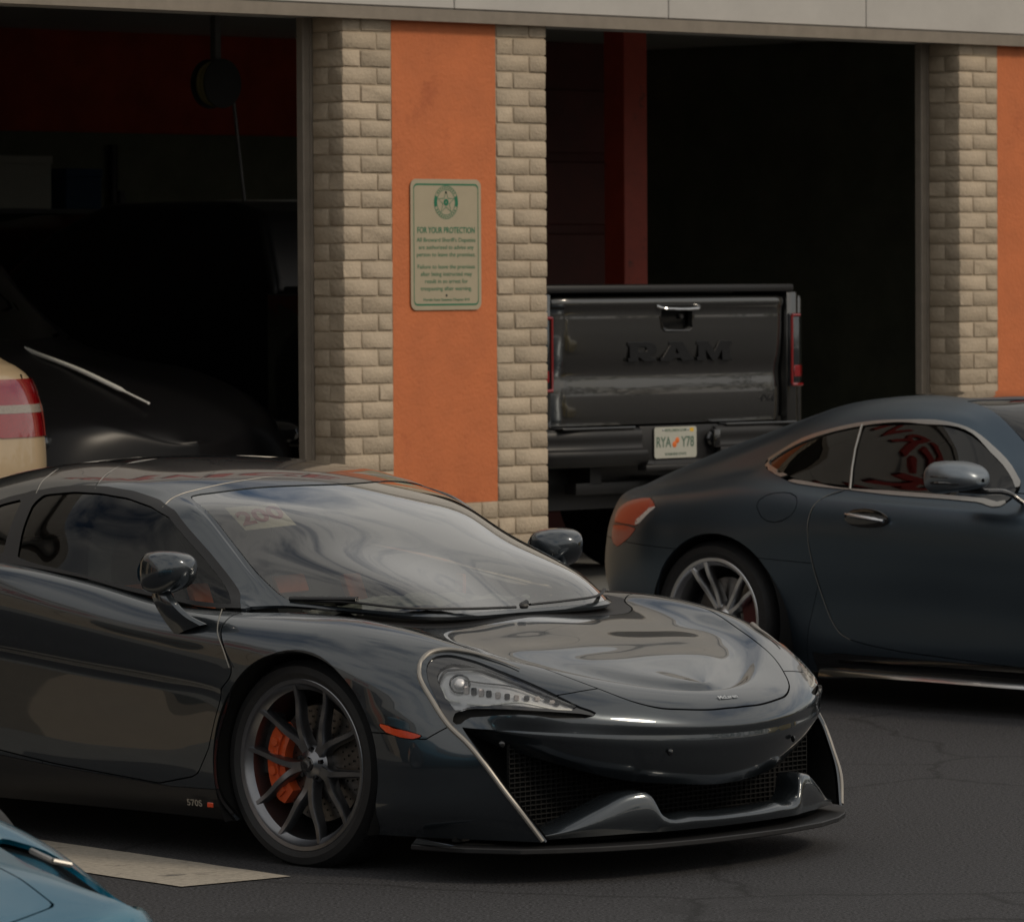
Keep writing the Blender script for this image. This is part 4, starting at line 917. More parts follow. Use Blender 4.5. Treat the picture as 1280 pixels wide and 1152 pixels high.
# ---------------------------------------------------------------- satin blue-grey coupe
def clipwin(m,P,ymin=.3): d=sdf2(m.v[:,[0,2]],np.array(P)); return np.where(m.v[:,1]>ymin,d,-.1)
cp=thing('grand_touring_coupe','satin dark blue-grey fastback coupe with silver window trim, parked at the right','coupe',(1.5233,23.6256,0),-math.radians(44.69))
P2='paint_satin_blue'
GB=merc_base(); gn=GB.shape
mb=Msh.from_grid(GB); GU=np.repeat(np.arange(gn[0])/7,gn[1]); GV=np.tile(np.arange(gn[1])/6,gn[0])
inn2=mb.copy()
def archc(m): 
    m=m.clip(np.where(m.v[:,1]>.5,np.hypot(m.v[:,0]-.055,m.v[:,2]-.345)-.382,1.)); return m.clip(np.where(m.v[:,1]>.5,np.hypot(m.v[:,0]-2.63,m.v[:,2]-.345)-.372,1.))
WIN=[(.146,1.039),(.328,1.130),(.509,1.179),(.688,1.210),(.914,1.223),(1.134,1.220),(1.292,1.185),(1.426,1.102),(1.54,1.01),(1.607,.94),(1.60,.900),(1.45,.903),(1.304,.910),(.948,.922),(.719,.937),(.50,.950),(.40,.960),(.264,.994),(.19,1.015)]
WIN=[tuple(p) for p in spl(np.array(WIN+WIN[:1],float),4)[:-1]]
dw=clipwin(mb,WIN)
win=mb.clip(dw-.012); trim=mb.clip(np.minimum(dw+.008,.012-dw)); body=mb.clip(-dw-.008)
# windscreen (front) and panoramic roof
def wsval(m):
    # windscreen: band ahead of the header, inside the pillars
    w=np.interp(m.v[:,0],[1.0,1.2,1.6,2.0,2.15],[.50,.52,.585,.66,.69])-m.v[:,1]; a=m.v[:,0]-(1.30-.18*(m.v[:,1]/.5)**2); b=(2.06-.30*(m.v[:,1]/.7)**2)-m.v[:,0]
    return np.minimum(np.minimum(w,a),b)
v=wsval(body); v=np.where(body.v[:,2]>.86,v,-.05); wsc,body=body.clip(v-.004),body.clip(-v)
def rfval(m): return np.where(m.v[:,2]>1.1,np.minimum(np.minimum(.455-m.v[:,1],m.v[:,0]-.42),1.24-.18*(m.v[:,1]/.5)**2-m.v[:,0]),-.05)
v=rfval(body); rf,body=split(body,v,.001)
def bwval(m): return np.where(m.v[:,2]>.95,np.minimum(np.minimum(.52+.1*(m.v[:,0])-m.v[:,1],m.v[:,0]+.60),.34-m.v[:,0]),-.05)
v=bwval(body); bwin,body=split(body,v,.001)
body=archc(body)
LU=[(-.545,.819,.856),(-.491,.828,.867),(-.401,.87,.866),(-.332,.919,.829),(-.404,.935,.768),(-.438,.933,.739),(-.572,.879,.749),(-.60,.85,.78),(-.62,.79,.84),(-.64,.76,.845),(-.70,.74,.80),(-.71,.76,.73)]
LU=[(-.70,.76,.80),(-.60,.80,.852),(-.50,.835,.866),(-.401,.87,.866),(-.332,.919,.829),(-.404,.935,.768),(-.438,.933,.742),(-.572,.879,.747),(-.70,.80,.745)]
LL=[(-.573,.882,.742),(-.437,.934,.735),(-.496,.92,.69),(-.608,.876,.64),(-.687,.832,.66),(-.70,.81,.735)]
LW=[(-.366,.907,.837),(-.331,.92,.828),(-.409,.937,.758),(-.466,.923,.745),(-.466,.916,.765),(-.404,.921,.80)]
du=region(body,LU,.2); lu,body=body.clip(du-.001),body.clip(-du-.001)
dl2=region(body,LL,.2); ll,body=body.clip(dl2-.001),body.clip(-dl2-.001)
dwt=region(lu,LW,.1); lw,lu=lu.clip(dwt),lu.clip(-dwt)
FU=[(.278,.846),(.277,.873),(.312,.898),(.376,.911),(.448,.908),(.495,.885),(.498,.836),(.457,.800),(.401,.784),(.327,.798)]
FU=[tuple(p) for p in spl(np.array(FU+FU[:1],float),4)[:-1]]
d=clipwin(body,FU,.6); fu,body=split(body,d,.0017)
DR=np.array([(.745,.96),(.700,.925),(.640,.905),(.600,.87),(.586,.80),(.587,.72),(.603,.625),(.652,.453),(.695,.365),(.74,.315),(.80,.288),(.92,.268),(1.105,.249),(1.755,.212),(1.90,.25),(1.93,.50),(1.90,.80),(1.80,.93)])
d=clipwin(body,DR,.5); dr2,body=split(body,d,.0022)
d=body.v[:,2]-(.628-.07*(body.v[:,0]-.383)); bx=np.where((body.v[:,0]<.66)&(body.v[:,1]>.3)|(body.v[:,0]<-.3),1,-1)
# rear bumper seam
d=np.minimum(.655-body.v[:,0]+.35*(body.v[:,2]-.6),.622-.05*(body.v[:,0]-.4)-body.v[:,2]); rb,body=split(body,d,.0014)
d=np.where(body.v[:,2]<.235,np.minimum(.232-.01*body.v[:,0]-body.v[:,2],body.v[:,0]-.55),-.05); sl2,body=split(body,d,.001)
for nm,m,mt,th in (('body_shell',body,P2,-.012),('rear_bumper',rb,P2,-.012),('side_skirt',sl2,'black_gloss',-.012)):
    obj(nm,both(m).weld(2e-4).rim(th),mt,cp)
obj('windscreen',both(wsc).weld(2e-4).offset(-.003),'blue_glass',cp); obj('glass_roof',both(rf).weld(2e-4).rim(-.01),'black_gloss',cp); obj('rear_window',both(bwin).weld(2e-4).rim(-.01),P2,cp)
for s in (-1,1):
    f=(lambda q:q.mirror()) if s<0 else (lambda q:q)
    dn=obj('door',f(dr2.rim(-.012)),P2,cp); obj('fuel_flap',f(fu.rim(-.01)),P2,cp)
    obj('side_window',f(win.offset(-.004)),'dark_glass',cp); obj('window_trim',f(trim.offset(.004).rim(-.01)),'satin_silver',cp)
    obj('pillar_strip',f(tube([(.683,.693,1.207),(.690,.745,1.105),(.705,.785,1.02),(.735,.833,.932)],.006,8)),'satin_silver',cp)
    tl=obj('tail_lamp',f(lu.offset(.001).rim(-.02)),'lamp_orange',cp); obj('lower_lens',f(ll.offset(.001).rim(-.02)),'lamp_orange',tl)
    ww=Msh()
    obj('reversing_lens',f(lw.offset(.0015).rim(-.02)),'lamp_clear',tl)
    for k in range(5):
        a=np.array((-.452,.924,.752))+(np.array((-.352,.914,.832))-np.array((-.452,.924,.752)))*(k+.5)/5; ww.add(xf(box(-.0015,.0015,-.004,.004,-.012,.012),tuple(a),ry=-.9))
    obj('lens_rib',f(ww),'lamp_orange',tl)
    # door handle in a scooped recess
    hc=(.918,.9365,.812)
    obj('handle_recess',f(xf(ellipsoid((0,0,0),(.125,.006,.045),24,12),(hc[0],hc[1]+.001,hc[2]+.002),rx=-.12)),'black_gloss',dn)
    obj('handle',f(tube(spl([(.805,.943,.832),(.86,.962,.826),(.95,.966,.818),(1.03,.955,.808)],6),[.007]*3+[.013]*13+[.010]*3,12,.75)),'rim_silver',dn)
    obj('door_seam_glint',f(tube(spl([(.700,.838,.928),(.640,.872,.906),(.600,.915,.865),(.586,.940,.80),(.587,.944,.72),(.603,.938,.625),(.652,.916,.453),(.695,.911,.365),(.74,.911,.315),(.80,.912,.288)],5)-np.array([0,.002,0]),.0014,6)),'glint_grey',cp)  # grey tube painted in as the thin highlight along the door gap
    # skirt blade
    bl=[[(x,.90,zt),(x,.90+d_*.5,zt-.010),(x,.90+d_,zt-.035),(x,.90,zt-.045)] for x,zt,d_ in ((.62,.158,.015),(.80,.165,.035),(1.10,.170,.060),(1.8,.163,.062),(2.15,.16,.05))]
    obj('skirt_blade',f(Msh.from_grid(grid(bl,5,2)).flip()),'chrome',cp)
    for cx,R in ((.055,.382),(2.63,.372)):
        w=xf(lathe([(R+.001,-.955),(R+.014,-.92),(R+.02,-.5)],56),(cx,0,.345)); w=w.clip(w.v[:,2]-.14); obj('wheel_arch_liner',w if s<0 else w.mirror(),'void_black',cp)
    # mirror
    mr=bpy.data.objects.new('wing_mirror',None); C.objects.link(mr); mr.parent=cp
    secs=[]
    for x,sy,sz,cz in ((1.40,.085,.045,1.005),(1.405,.105,.062,1.005),(1.46,.115,.066,1.01),(1.54,.110,.060,1.012),(1.60,.085,.045,1.008),(1.635,.045,.022,1.0),(1.64,.01,.008,.998)):
        secs.append([(x,1.03+sy*math.copysign(abs(math.cos(a))**.7,math.cos(a)),cz+sz*math.copysign(abs(math.sin(a))**.75,math.sin(a))) for a in np.linspace(0,2*PI,21)])
    obj('mirror_housing',f(Msh.from_grid(grid(secs,3,1)).weld(1e-4)),'mirror_shell',mr)
    obj('indicator_strip',f(join(tube(spl([(1.42,1.13,.985),(1.50,1.145,.988),(1.58,1.115,.985)],5),.006,6),tube(spl([(1.42,1.135,1.012),(1.50,1.15,1.014),(1.56,1.13,1.01)],5),.003,6))),'black_gloss',mr)
    obj('mirror_arm',f(join(tube(spl([(1.50,1.02,.955),(1.58,.95,.948),(1.66,.885,.94),(1.70,.84,.90)],5),[.034]*5+[.03]*5+[.026]*6,10,.5))),'black_gloss',mr)
    obj('mirror_glass',f(xf(lathe([(0,0),(.085,0),(.095,.004)],24),(1.396,1.03,1.005),rz=PI/2,sc=(1,1,.6))),'blue_glass',mr)
def inside(m): return archc(m)
i2=inside(inn2.clip(np.where(inn2.v[:,2]>.85,-np.maximum(np.maximum(clipwin(inn2,WIN),wsval(inn2)),rfval(inn2)),1.)))
obj('inner_shell',both(i2.offset(-.02)).weld(2e-4),'void_black',cp)
obj('underbody',box(-.9,3.3,-.82,.82,.15,.19),'void_black',cp,smooth=False)
obj('cabin_floor',join(box(-.2,1.9,-.78,.78,.3,.36),box(1.75,1.85,-.75,.75,.4,.86),box(-.25,-.2,-.75,.75,.3,.9)),'dark_leather',cp,smooth=False)
for y in (-.38,.38): obj('seat',join(box(.55,1.05,y-.24,y+.24,.36,.52,.05),xf(box(-.07,.07,-.22,.22,0,.68,.05),(.62,y,.46),ry=-.3)),'dark_leather',cp)
def wheel_5d(parent,loc,R,rr,w,side,rot,matn,cal):
    root=bpy.data.objects.new('wheel',None); C.objects.link(root); root.parent=parent; root.location=loc; root.rotation_euler=(0,0,0 if side<0 else PI)
    h=w/2; t,g=tyre(R,rr,w,70); obj('tyre',t,'rubber',root,angle=30)
    sp=Msh(); yf=-h*.88; yh=-h*.45
    for k in range(5):
        for s in (-1,1):
            a0=math.radians(rot+72*k+s*11); a1=math.radians(rot+72*k+s*9.5)
            sp.add(spoke_path([(.05*math.sin(a0)-0,yh-.006,.05*math.cos(a0)),(.12*math.sin(a0),yh-.018,.12*math.cos(a0)),(rr*.75*math.sin(a1),yf+.012,rr*.75*math.cos(a1)),((rr-.01)*math.sin(a1),yf+.003,(rr-.01)*math.cos(a1))],.026,.024,.05,.03,4))
    obj('rim',rim_shell(rr,w),'rim_silver',root,angle=32); obj('spoke',sp,matn,root,angle=32,kind='stuff')
    obj('hub',lathe([(0,yh-.016),(.030,yh-.014),(.036,yh-.008),(.06,yh+.0),(.075,yh+.03),(.08,yh+.07)],40),matn,root)
    obj('brake_disc',lathe([(.06,-.02),(.180,-.012),(.183,.0),(.183,.010)],56),'disc_steel',root)
    c=lathe([(.12,-.05),(.2,-.05),(.205,-.02),(.205,.04)],16,a0=math.radians(-35),a1=math.radians(35)); obj('brake_caliper',c,cal,root)
    obj('wheel_well_back',lathe([(0,h*.9),(rr,h*.9)],48),'void_black',root)
for x,y,s in ((0,-.79,-1),(0,.79,1),(2.63,-.79,-1),(2.63,.79,1)): wheel_5d(cp,(x,y,.345),.345,.268,.265,s,-22,'rim_silver','caliper_red')

for s in (1,-1): obj('headlight',xf(ellipsoid((0,0,0),(.20,.15,.055),20,10,.8),(3.10,s*.735,.60),rz=-s*.55,ry=.12),'lamp_dark',cp)
obj('grille',xf(ellipsoid((0,0,0),(.055,.40,.13),24,12,.75),(3.425,0,.36)),'black_plastic',cp)
# ---------------------------------------------------------------- pickup truck backed up to the middle bay (wall frame: x along the wall, y into the bay)
tk=thing('pickup_truck','dark grey pickup truck standing nose-in in the middle bay, tailgate facing out','pickup truck',(*wall_pt(2.105,.30)[:2],FLOOR),WPHI)
Z=lambda z:z-FLOOR
PT='paint_truck'
# tailgate: gently crowned skin
xs=np.linspace(-.842,.842,33); zs_=[1.125,1.16,1.20,1.30,1.38,1.46,1.56,1.64,1.69,1.72,1.745,1.757]; ys_=[.004,.0,-.002,-.002,.002,-.012,-.020,-.022,-.024,-.034,-.030,.0]
Gt=np.zeros((len(xs),len(zs_),3))
for i,x in enumerate(xs):
    e=abs(x)/.842; 
    for j,(z,y) in enumerate(zip(zs_,ys_)): Gt[i,j]=(x,y+.016*e**4+.012*e**2+(.03 if e>.985 else 0),Z(z))
tg=Msh.from_grid(grid(Gt,1,5))
HR=np.array([(-.115,Z(1.628)),(-.10,Z(1.600)),(-.085,Z(1.592)),(.085,Z(1.592)),(.10,Z(1.600)),(.115,Z(1.628)),(.112,Z(1.70)),(-.112,Z(1.70))])
d=sdf2(tg.v[:,[0,2]],HR); hrz,tg=tg.clip(d),tg.clip(-d)
tgo=obj('tailgate',tg.rim(.03),PT,tk)
obj('handle_recess',join(box(-.115,.115,.03,.035,Z(1.59),Z(1.70))),'void_black',tgo,smooth=False)
obj('handle',tube(spl([(-.145,-.028,Z(1.708)),(-.13,-.050,Z(1.698)),(-.07,-.062,Z(1.693)),(.07,-.062,Z(1.693)),(.13,-.050,Z(1.698)),(.145,-.028,Z(1.708))],5),.012,10,.8),'chrome',tgo)
obj('handle_surround',tube([(-.122,-.022,Z(1.66)),(-.105,-.022,Z(1.598)),(-.085,-.022,Z(1.585)),(.085,-.022,Z(1.585)),(.105,-.022,Z(1.598)),(.122,-.022,Z(1.66))],.006,8),'black_gloss',tgo)
obj('tailgate_camera',lathe([(0,-.05),(.010,-.05),(.013,-.045),(.013,-.02)],14),'black_gloss',tgo).location=(0,-.008,Z(1.655))
# lettering: slab-like wide capitals built as solid outlines
def glyph(polys,holes=()): return polys
def slab(ch):
    if ch=='R': return [[(0,0),(.30,0),(.30,.22),(.36,.22),(.50,0),(.86,0),(.86,.16),(.76,.16),(.66,.34),(.86,.46),(.90,.62),(.86,.86),(.70,1),(0,1),(0,.84),(.06,.84),(.06,.16),(0,.16)],[(.30,.50),(.30,.78),(.56,.78),(.60,.70),(.60,.58),(.56,.50)]]
    if ch=='A': return [[(0,0),(.34,0),(.38,.16),(.62,.16),(.66,0),(1.02,0),(1.02,.16),(.96,.16),(.70,1),(.28,1),(.28,.84),(.32,.84),(.06,.16),(0,.16)],[(.42,.36),(.50,.72),(.58,.36)]]
    return [[(0,0),(.30,0),(.30,.60),(.52,0),(.66,0),(.88,.60),(.88,0),(1.20,0),(1.20,.16),(1.14,.16),(1.14,.84),(1.20,.84),(1.20,1),(.80,1),(.60,.46),(.40,1),(0,1),(0,.84),(.06,.84),(.06,.16),(0,.16)]]
x=-.352; hh=.094
for ch,wd in (('R',.205),('A',.238),('M',.255)):
    gl=slab(ch); w0=max(p[0] for p in gl[0]); c=bpy.data.curves.new('g','CURVE'); c.dimensions='2D'; c.fill_mode='BOTH'; c.extrude=.003; c.bevel_depth=.0025; c.bevel_resolution=1
    for P in gl:
        s=c.splines.new('POLY'); s.points.add(len(P)-1); s.use_cyclic_u=True
        for k,p in enumerate(P): s.points[k].co=(p[0]/w0*wd,p[1]*hh,0,1)
    o=bpy.data.objects.new('g',c); C.objects.link(o); dg=bpy.context.evaluated_depsgraph_get(); me=bpy.data.meshes.new_from_object(o.evaluated_get(dg))
    m=Msh([tuple(v.co) for v in me.vertices],[tuple(p.vertices) for p in me.polygons]); bpy.data.objects.remove(o); bpy.data.curves.remove(c)
    obj('letter',onto(m,(x,-.021,Z(1.435)),(1,0,0),(0,.06,1)),'paint_black',tgo,smooth=False); x+=wd+.027
obj('drive_badge',onto(text_mesh('4X4',.048,.002,sx=1.5,bold=.001),(.70,.012,Z(1.235)),(1,.06,0),(0,0,1)),'black_gloss',tgo,smooth=False)
# bed sides, tail lamps
for s in (-1,1):
    post=[(s*.856,.012),(s*.93,.012),(s*.985,.05),(s*1.01,.12),(s*1.01,.40),(s*.856,.40)]
    bs=prism(post,'z',Z(1.06),Z(1.775),.012,2); obj('corner_post',bs,PT,tk)
    sd_=[(.05,Z(1.0)),(.05,Z(1.755)),(.12,Z(1.775)),(1.9,Z(1.78)),(1.9,Z(1.0)),(1.48,Z(1.0)),(1.44,Z(1.20)),(1.32,Z(1.32)),(1.15,Z(1.37)),(.98,Z(1.32)),(.86,Z(1.20)),(.82,Z(1.0))]
    obj('bed_side',prism(sd_,'x',s*.94,s*1.015,.015,2),PT,tk)
    lmp=prism([(s*.862,-.004),(s*.93,-.006),(s*.99,.03),(s*1.018,.10),(s*1.018,.16),(s*.862,.10)],'z',Z(1.29),Z(1.665),.008,2); tl=obj('tail_lamp',lmp,'lamp_dark',tk)
    obj('light_guide',join(tube([(s*.872,-.008,Z(1.655)),(s*.872,-.008,Z(1.305))],.007,8),tube([(s*.872,-.008,Z(1.302)),(s*.93,-.008,Z(1.300)),(s*.985,.025,Z(1.300))],.009,8),tube([(s*.872,-.008,Z(1.655)),(s*.93,-.008,Z(1.655))],.008,8)),'lamp_red',tl)
    obj('reflector',prism([(s*.89,-.0075),(s*.93,-.0085),(s*.975,.018),(s*.89,.02)],'z',Z(1.34),Z(1.40),.003,1),'lamp_red',tl)
obj('bed_cover',box(-.90,.90,.0,1.9,Z(1.775),Z(1.815),.012),'black_plastic',tk)
obj('bed_floor',box(-.85,.85,.05,1.9,Z(1.10),Z(1.14)),'void_black',tk,smooth=False)
# cab
cab=[(1.95,Z(1.0)),(1.95,Z(1.80)),(2.05,Z(2.20)),(2.35,Z(2.26)),(3.3,Z(2.26)),(3.75,Z(2.12)),(4.35,Z(1.78)),(5.55,Z(1.72)),(5.75,Z(1.60)),(5.75,Z(1.0))]
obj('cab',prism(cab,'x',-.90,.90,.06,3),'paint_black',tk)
obj('rear_window',prism([(-.70,Z(1.84)),(.70,Z(1.84)),(.64,Z(2.14)),(-.64,Z(2.14))],'y',1.962,1.99,.01,1),'dark_glass',tk)
# bumper
bp_=[(-1.0,.10,0),(-.96,.0,0),(-.80,-.06,0),(-.4,-.085,0),(0,-.09,0),(.4,-.085,0),(.80,-.06,0),(.96,.0,0),(1.0,.10,0)]
rowsz=[(.93,.10),(.925,.03),(.95,.0),(1.00,-.008),(1.012,.02),(1.02,.024),(1.085,.022),(1.10,.03),(1.105,.10)]
Gb=np.array([[(x,y+dy,Z(z)) for z,dy in rowsz] for x,y,_ in bp_]); bm_=Msh.from_grid(grid(Gb,6,4))
d=sdf2(bm_.v[:,[0,2]],np.array([(-.265,Z(.925)),(.205,Z(.925)),(.24,Z(1.0)),(.25,Z(1.12)),(-.30,Z(1.12)),(-.295,Z(1.0))])); cut,bm_=bm_.clip(d),bm_.clip(-d)
obj('rear_bumper',bm_.rim(.02),'black_plastic',tk)
obj('plate_well',join(box(-.30,.27,-.05,-.03,Z(.915),Z(1.115),.006),box(-.30,.27,-.095,-.03,Z(.895),Z(.925),.008)),'black_plastic',tk)
obj('step_pad',join(box(-.85,-.34,-.062,.08,Z(1.105),Z(1.118),.004),box(.32,.85,-.062,.08,Z(1.105),Z(1.118),.004)),'black_gloss',tk)
obj('trailer_socket',join(xf(lathe([(0,-.02),(.030,-.02),(.038,-.01),(.038,.02)],24),(.205,-.06,Z(1.045))),box(.19,.235,-.10,-.06,Z(1.00),Z(1.09),.006)),'black_gloss',tk)
obj('hitch_receiver',join(box(-.06,.06,-.02,.3,Z(.76),Z(.86),.006),box(-.6,.6,.1,.18,Z(.78),Z(.84),.006),box(-.95,.95,.25,.3,Z(.70),Z(.93))),'black_plastic',tk,angle=30)
obj('axle',join(tube([(-.8,1.15,.42),(.8,1.15,.42)],.06,12),box(-.15,.15,1.0,1.3,.28,.56,.05),box(-.5,-.42,.1,5.5,.5,.62),box(.42,.5,.1,5.5,.5,.62)),'black_plastic',tk)
for s in (-1,1):
    for y in (1.15,4.85):
        r=bpy.data.objects.new('wheel',None); C.objects.link(r); r.parent=tk; r.location=(s*.86,y,.415); r.rotation_euler=(0,0,-PI/2 if s<0 else PI/2)
        t,g=tyre(.415,.25,.29,44); obj('tyre',t,'rubber',r,angle=30); obj('rim',join(rim_shell(.25,.29),lathe([(0,-.06),(.2,-.09),(.24,-.1)],40)),'rim_dark',r)
    obj('mud_flap',box(s*.86-.13,s*.86+.13,.62,.64,.25,.62,.004),'rubber',tk)
# number plate
pl=thing('licence_plate','white Florida licence plate with green characters and an orange emblem on the pickup bumper','licence plate',(*wall_pt(2.105-.055,.30-.056)[:2],Z(.953)+FLOOR),WPHI)
obj('plate_sheet',prism(sh(rrect(.305,.155,.014),0,.078),'y',-.006,-.003),'plate_white',pl,smooth=False)
def pt_(s,size,x,z,mt,nm,sx=1.,bold=.0): obj(nm,onto(text_mesh(s,size,.0004,sx=sx,bold=bold),(x,-.0066,z),(1,0,0),(0,0,1)),mt,pl,smooth=False)
pt_('RYA',.072,-.088,.078,'plate_green','characters',.80,.0012); pt_('Y78',.072,.088,.078,'plate_green','characters',.80,.0012)
pt_('MYFLORIDA.COM',.018,0,.138,'plate_green','state_name',1.1,.0003); pt_('SUNSHINE STATE',.018,0,.020,'plate_green','motto',1.1,.0003)
obj('orange_emblem',join(xf(lathe([(0,-.0012),(.014,-.001),(.016,0)],20),(-.008,-.0062,.068)),xf(lathe([(0,-.0012),(.013,-.001),(.015,0)],20),(.012,-.0064,.088))),'plate_orange',pl)
obj('year_sticker',box(.105,.130,-.0072,-.006,.130,.148),'plate_yellow',pl,smooth=False)
for x,z in ((-.09,.141),(.09,.141)): obj('plate_screw',xf(lathe([(0,-.003),(.005,-.002),(.006,0)],10),(x,-.006,z)),'chrome',pl)
# ---------------------------------------------------------------- other cars
def simple_car(t,paint,sx=1.,sy=1.,sz=1.,lamps='lamp_red',tailtrim=None,winmat='dark_glass'):
    """ordinary saloon/coupe body from the same loft family, scaled; adds glass, lamps, wheels"""
    S=np.array([sx,sy,sz]); A=Msh.from_grid(merc_base()); 
    d=clipwin(A,WIN); w_,A=A.clip(d-.01),A.clip(-d-.0)
    v=wsval(A); v=np.where(A.v[:,2]>.86,v,-.05); f_,A=A.clip(v),A.clip(-v)
    v=bwval(A); b_,A=A.clip(v),A.clip(-v)
    A=archc(A); sc=lambda m:Msh(m.v*S,m.f)
    d=sdf2(A.v[:,[0,2]],np.array([(.70,.95),(.62,.88),(.60,.6),(.70,.33),(.85,.27),(1.80,.22),(1.93,.5),(1.85,.93)])); d=np.where(A.v[:,1]>.5,d,-.05); D,A=split(A,d,.0025)
    obj('body_shell',sc(both(A).weld(2e-4).rim(-.012)),paint,t)
    for s in (1,-1): 
        f=(lambda q:q) if s>0 else (lambda q:q.mirror())
        obj('door',sc(f(D.rim(-.012))),paint,t); obj('side_window',sc(f(w_)),winmat,t)
    obj('windscreen',sc(both(f_).weld(2e-4)),winmat,t); obj('rear_window',sc(both(b_).weld(2e-4)),winmat,t)
    inn_=Msh.from_grid(merc_base()); inn_=archc(inn_); obj('inner_shell',sc(both(inn_.offset(-.03)).weld(2e-4)),'void_black',t)
    for x,y,s in ((0,-.79,-1),(0,.79,1),(2.63,-.79,-1),(2.63,.79,1)):
        r=bpy.data.objects.new('wheel',None); C.objects.link(r); r.parent=t; WR=.345*min(sz,1.16); r.location=(x*sx,y*sy,WR); r.rotation_euler=(0,0,0 if s<0 else PI)
        tt,g=tyre(WR,.25,.23,40); obj('tyre',tt,'rubber',r,angle=30)
        sp=Msh()
        for k in range(7): a=2*PI*k/7; sp.add(spoke_path([(.04*math.sin(a),-.06,.04*math.cos(a)),(.24*math.sin(a),-.1,.24*math.cos(a))],.05,.03,.03,.02,3))
        obj('rim',join(rim_shell(.25,.23),sp,lathe([(0,-.07),(.05,-.065),(.05,0)],20)),'rim_dark',r,angle=35)
    for s in (1,-1):
        if paint!='paint_black': obj('headlight',xf(ellipsoid((0,0,0),(.20,.15,.055),20,10,.8),(3.10,s*.735,.60*sz),rz=-s*.55,ry=.12),'lamp_dark',t)
    obj('grille',xf(ellipsoid((0,0,0),(.055,.40,.13),24,12,.75),(3.425,0,.36*sz)),'black_plastic',t)
# white saloon, only its rear right corner enters the frame
wc=thing('white_saloon','cream white saloon at the left edge, only its rear corner and red tail lamp showing','saloon',(0,0,0),WPHI+PI/2)
def clip_all(o_name,t,cond): pass
def place(t,a,q,z,rz): x,y,_=wall_pt(a,q); t.location=(x,y,z); t.rotation_euler=(0,0,rz)
place(wc,-3.05,.70,FLOOR,WPHI+PI/2)
simple_car(wc,'paint_white',1,1,1.3)
A=Msh.from_grid(merc_base()); 
dz=np.minimum(np.minimum(A.v[:,2]-.655,.845-A.v[:,2]),np.minimum(A.v[:,1]-.30,-.30-A.v[:,0]-.6*(A.v[:,2]-.65)))
lz=A.clip(dz); lz=Msh(lz.v*np.array([1,1,1.3]),lz.f)
for s in (1,-1):
    f=(lambda q:q) if s>0 else (lambda q:q.mirror())
    mid=np.minimum(np.minimum(lz.v[:,2]-.955,.990-lz.v[:,2]),.76-lz.v[:,1]); tl=obj('tail_lamp',f(lz.offset(.006).rim(-.02)),'lamp_red',wc)
    obj('reversing_lens',f(lz.clip(mid).offset(.008)),'lens_band',tl)
    vv=lz.clip(np.minimum(lz.v[:,1]-.69,.715-lz.v[:,1])); 
    if len(vv.f): obj('lens_divider',f(vv.offset(.0085)),'lamp_orange',tl)
obj('bumper_seam',tube([(-.72,-.80,.80),(-.60,-.865,.80),(-.45,-.905,.80),(-.40,-.93,.80)],.004,6),'void_black',wc)
obj('boot_seam',tube([(-.93,-.55,.80),(-.915,-.56,1.0),(-.87,-.56,1.12)],.004,6),'void_black',wc)
bs_=thing('black_saloon','glossy black saloon parked nose-out in the dark left bay, pale painted highlight along its bonnet','saloon',(0,0,0),0)
place(bs_,-.95,3.95,FLOOR,WPHI-PI/2)
simple_car(bs_,'paint_black',1,1,1.33)
obj('bonnet_glint',tube(spl([(3.32,-.12,.955),(3.05,-.10,1.03),(2.80,-.06,1.09),(2.50,.02,1.14),(2.20,.12,1.18),(1.95,.16,1.235)],6),[.008]*5+[.017]*22+[.010]*4,8,.6),'strip_glint_bright',bs_)  # pale strip stands in for the highlight along the bonnet crest
for s in (1,-1):
    hl=obj('headlight',xf(ellipsoid((0,0,0),(.16,.23,.062),20,10,.8),(3.13,s*.70,.80),rz=-s*.75,ry=.1),'lamp_dark',bs_)
    obj('led_cell',join(*[xf(box(-.012,.012,-.016,.016,-.014,.014,.004,1),(3.285-.028*k*1.15,s*(.60+.034*k),.805+dz_)) for k in range(6) for dz_ in (-.018,.018)]),'lamp_clear',hl,kind='stuff')
# black suv standing across the back of the left bay
sv_=thing('black_suv','tall black sport utility vehicle parked sideways deep inside the dark left bay','suv',(*wall_pt(5.4,6.9)[:2],FLOOR),WPHI)
prof=[(-2.25,.45),(-2.28,.95),(-2.15,1.15),(-2.02,1.62),(-1.75,1.84),(-1.2,1.93),(0,1.95),(.6,1.90),(1.25,1.35),(1.6,1.22),(2.2,1.12),(2.35,.9),(2.35,.45),(1.95,.42),(1.85,.72),(1.5,.86),(1.15,.72),(1.05,.42),(-1.0,.40),(-1.1,.70),(-1.45,.84),(-1.8,.70),(-1.9,.42)]
obj('body_shell',prism(prof,'y',-.92,.92,.07,4),'paint_black',sv_)
obj('side_window',prism([(-1.9,1.30),(-1.72,1.72),(-1.2,1.80),(-.6,1.82),(-.6,1.28)],'y',-.926,-.90,.006,1),'dark_glass',sv_)
obj('side_window',prism([(-.52,1.28),(-.52,1.82),(.35,1.80),(.72,1.52),(.9,1.30)],'y',-.926,-.90,.006,1),'dark_glass',sv_)
obj('sill_glint',box(-1.95,.95,-.938,-.918,1.228,1.256,.004,1),'strip_glint_bright',sv_)  # pale strip put in as the highlight along the window sill
obj('roof_rail_glint',tube(spl([(-1.8,-.80,1.84),(-1.5,-.80,1.93),(-.6,-.80,1.985),(.2,-.80,1.98),(.5,-.80,1.93)],6),.022,8),'strip_glint_bright',sv_)  # rail coloured pale to imitate the roofline highlight
obj('door_handle',box(-.9,-.70,-.95,-.925,1.12,1.15,.008),'satin_silver',sv_); obj('door_handle',box(.1,.30,-.95,-.925,1.12,1.15,.008),'satin_silver',sv_)
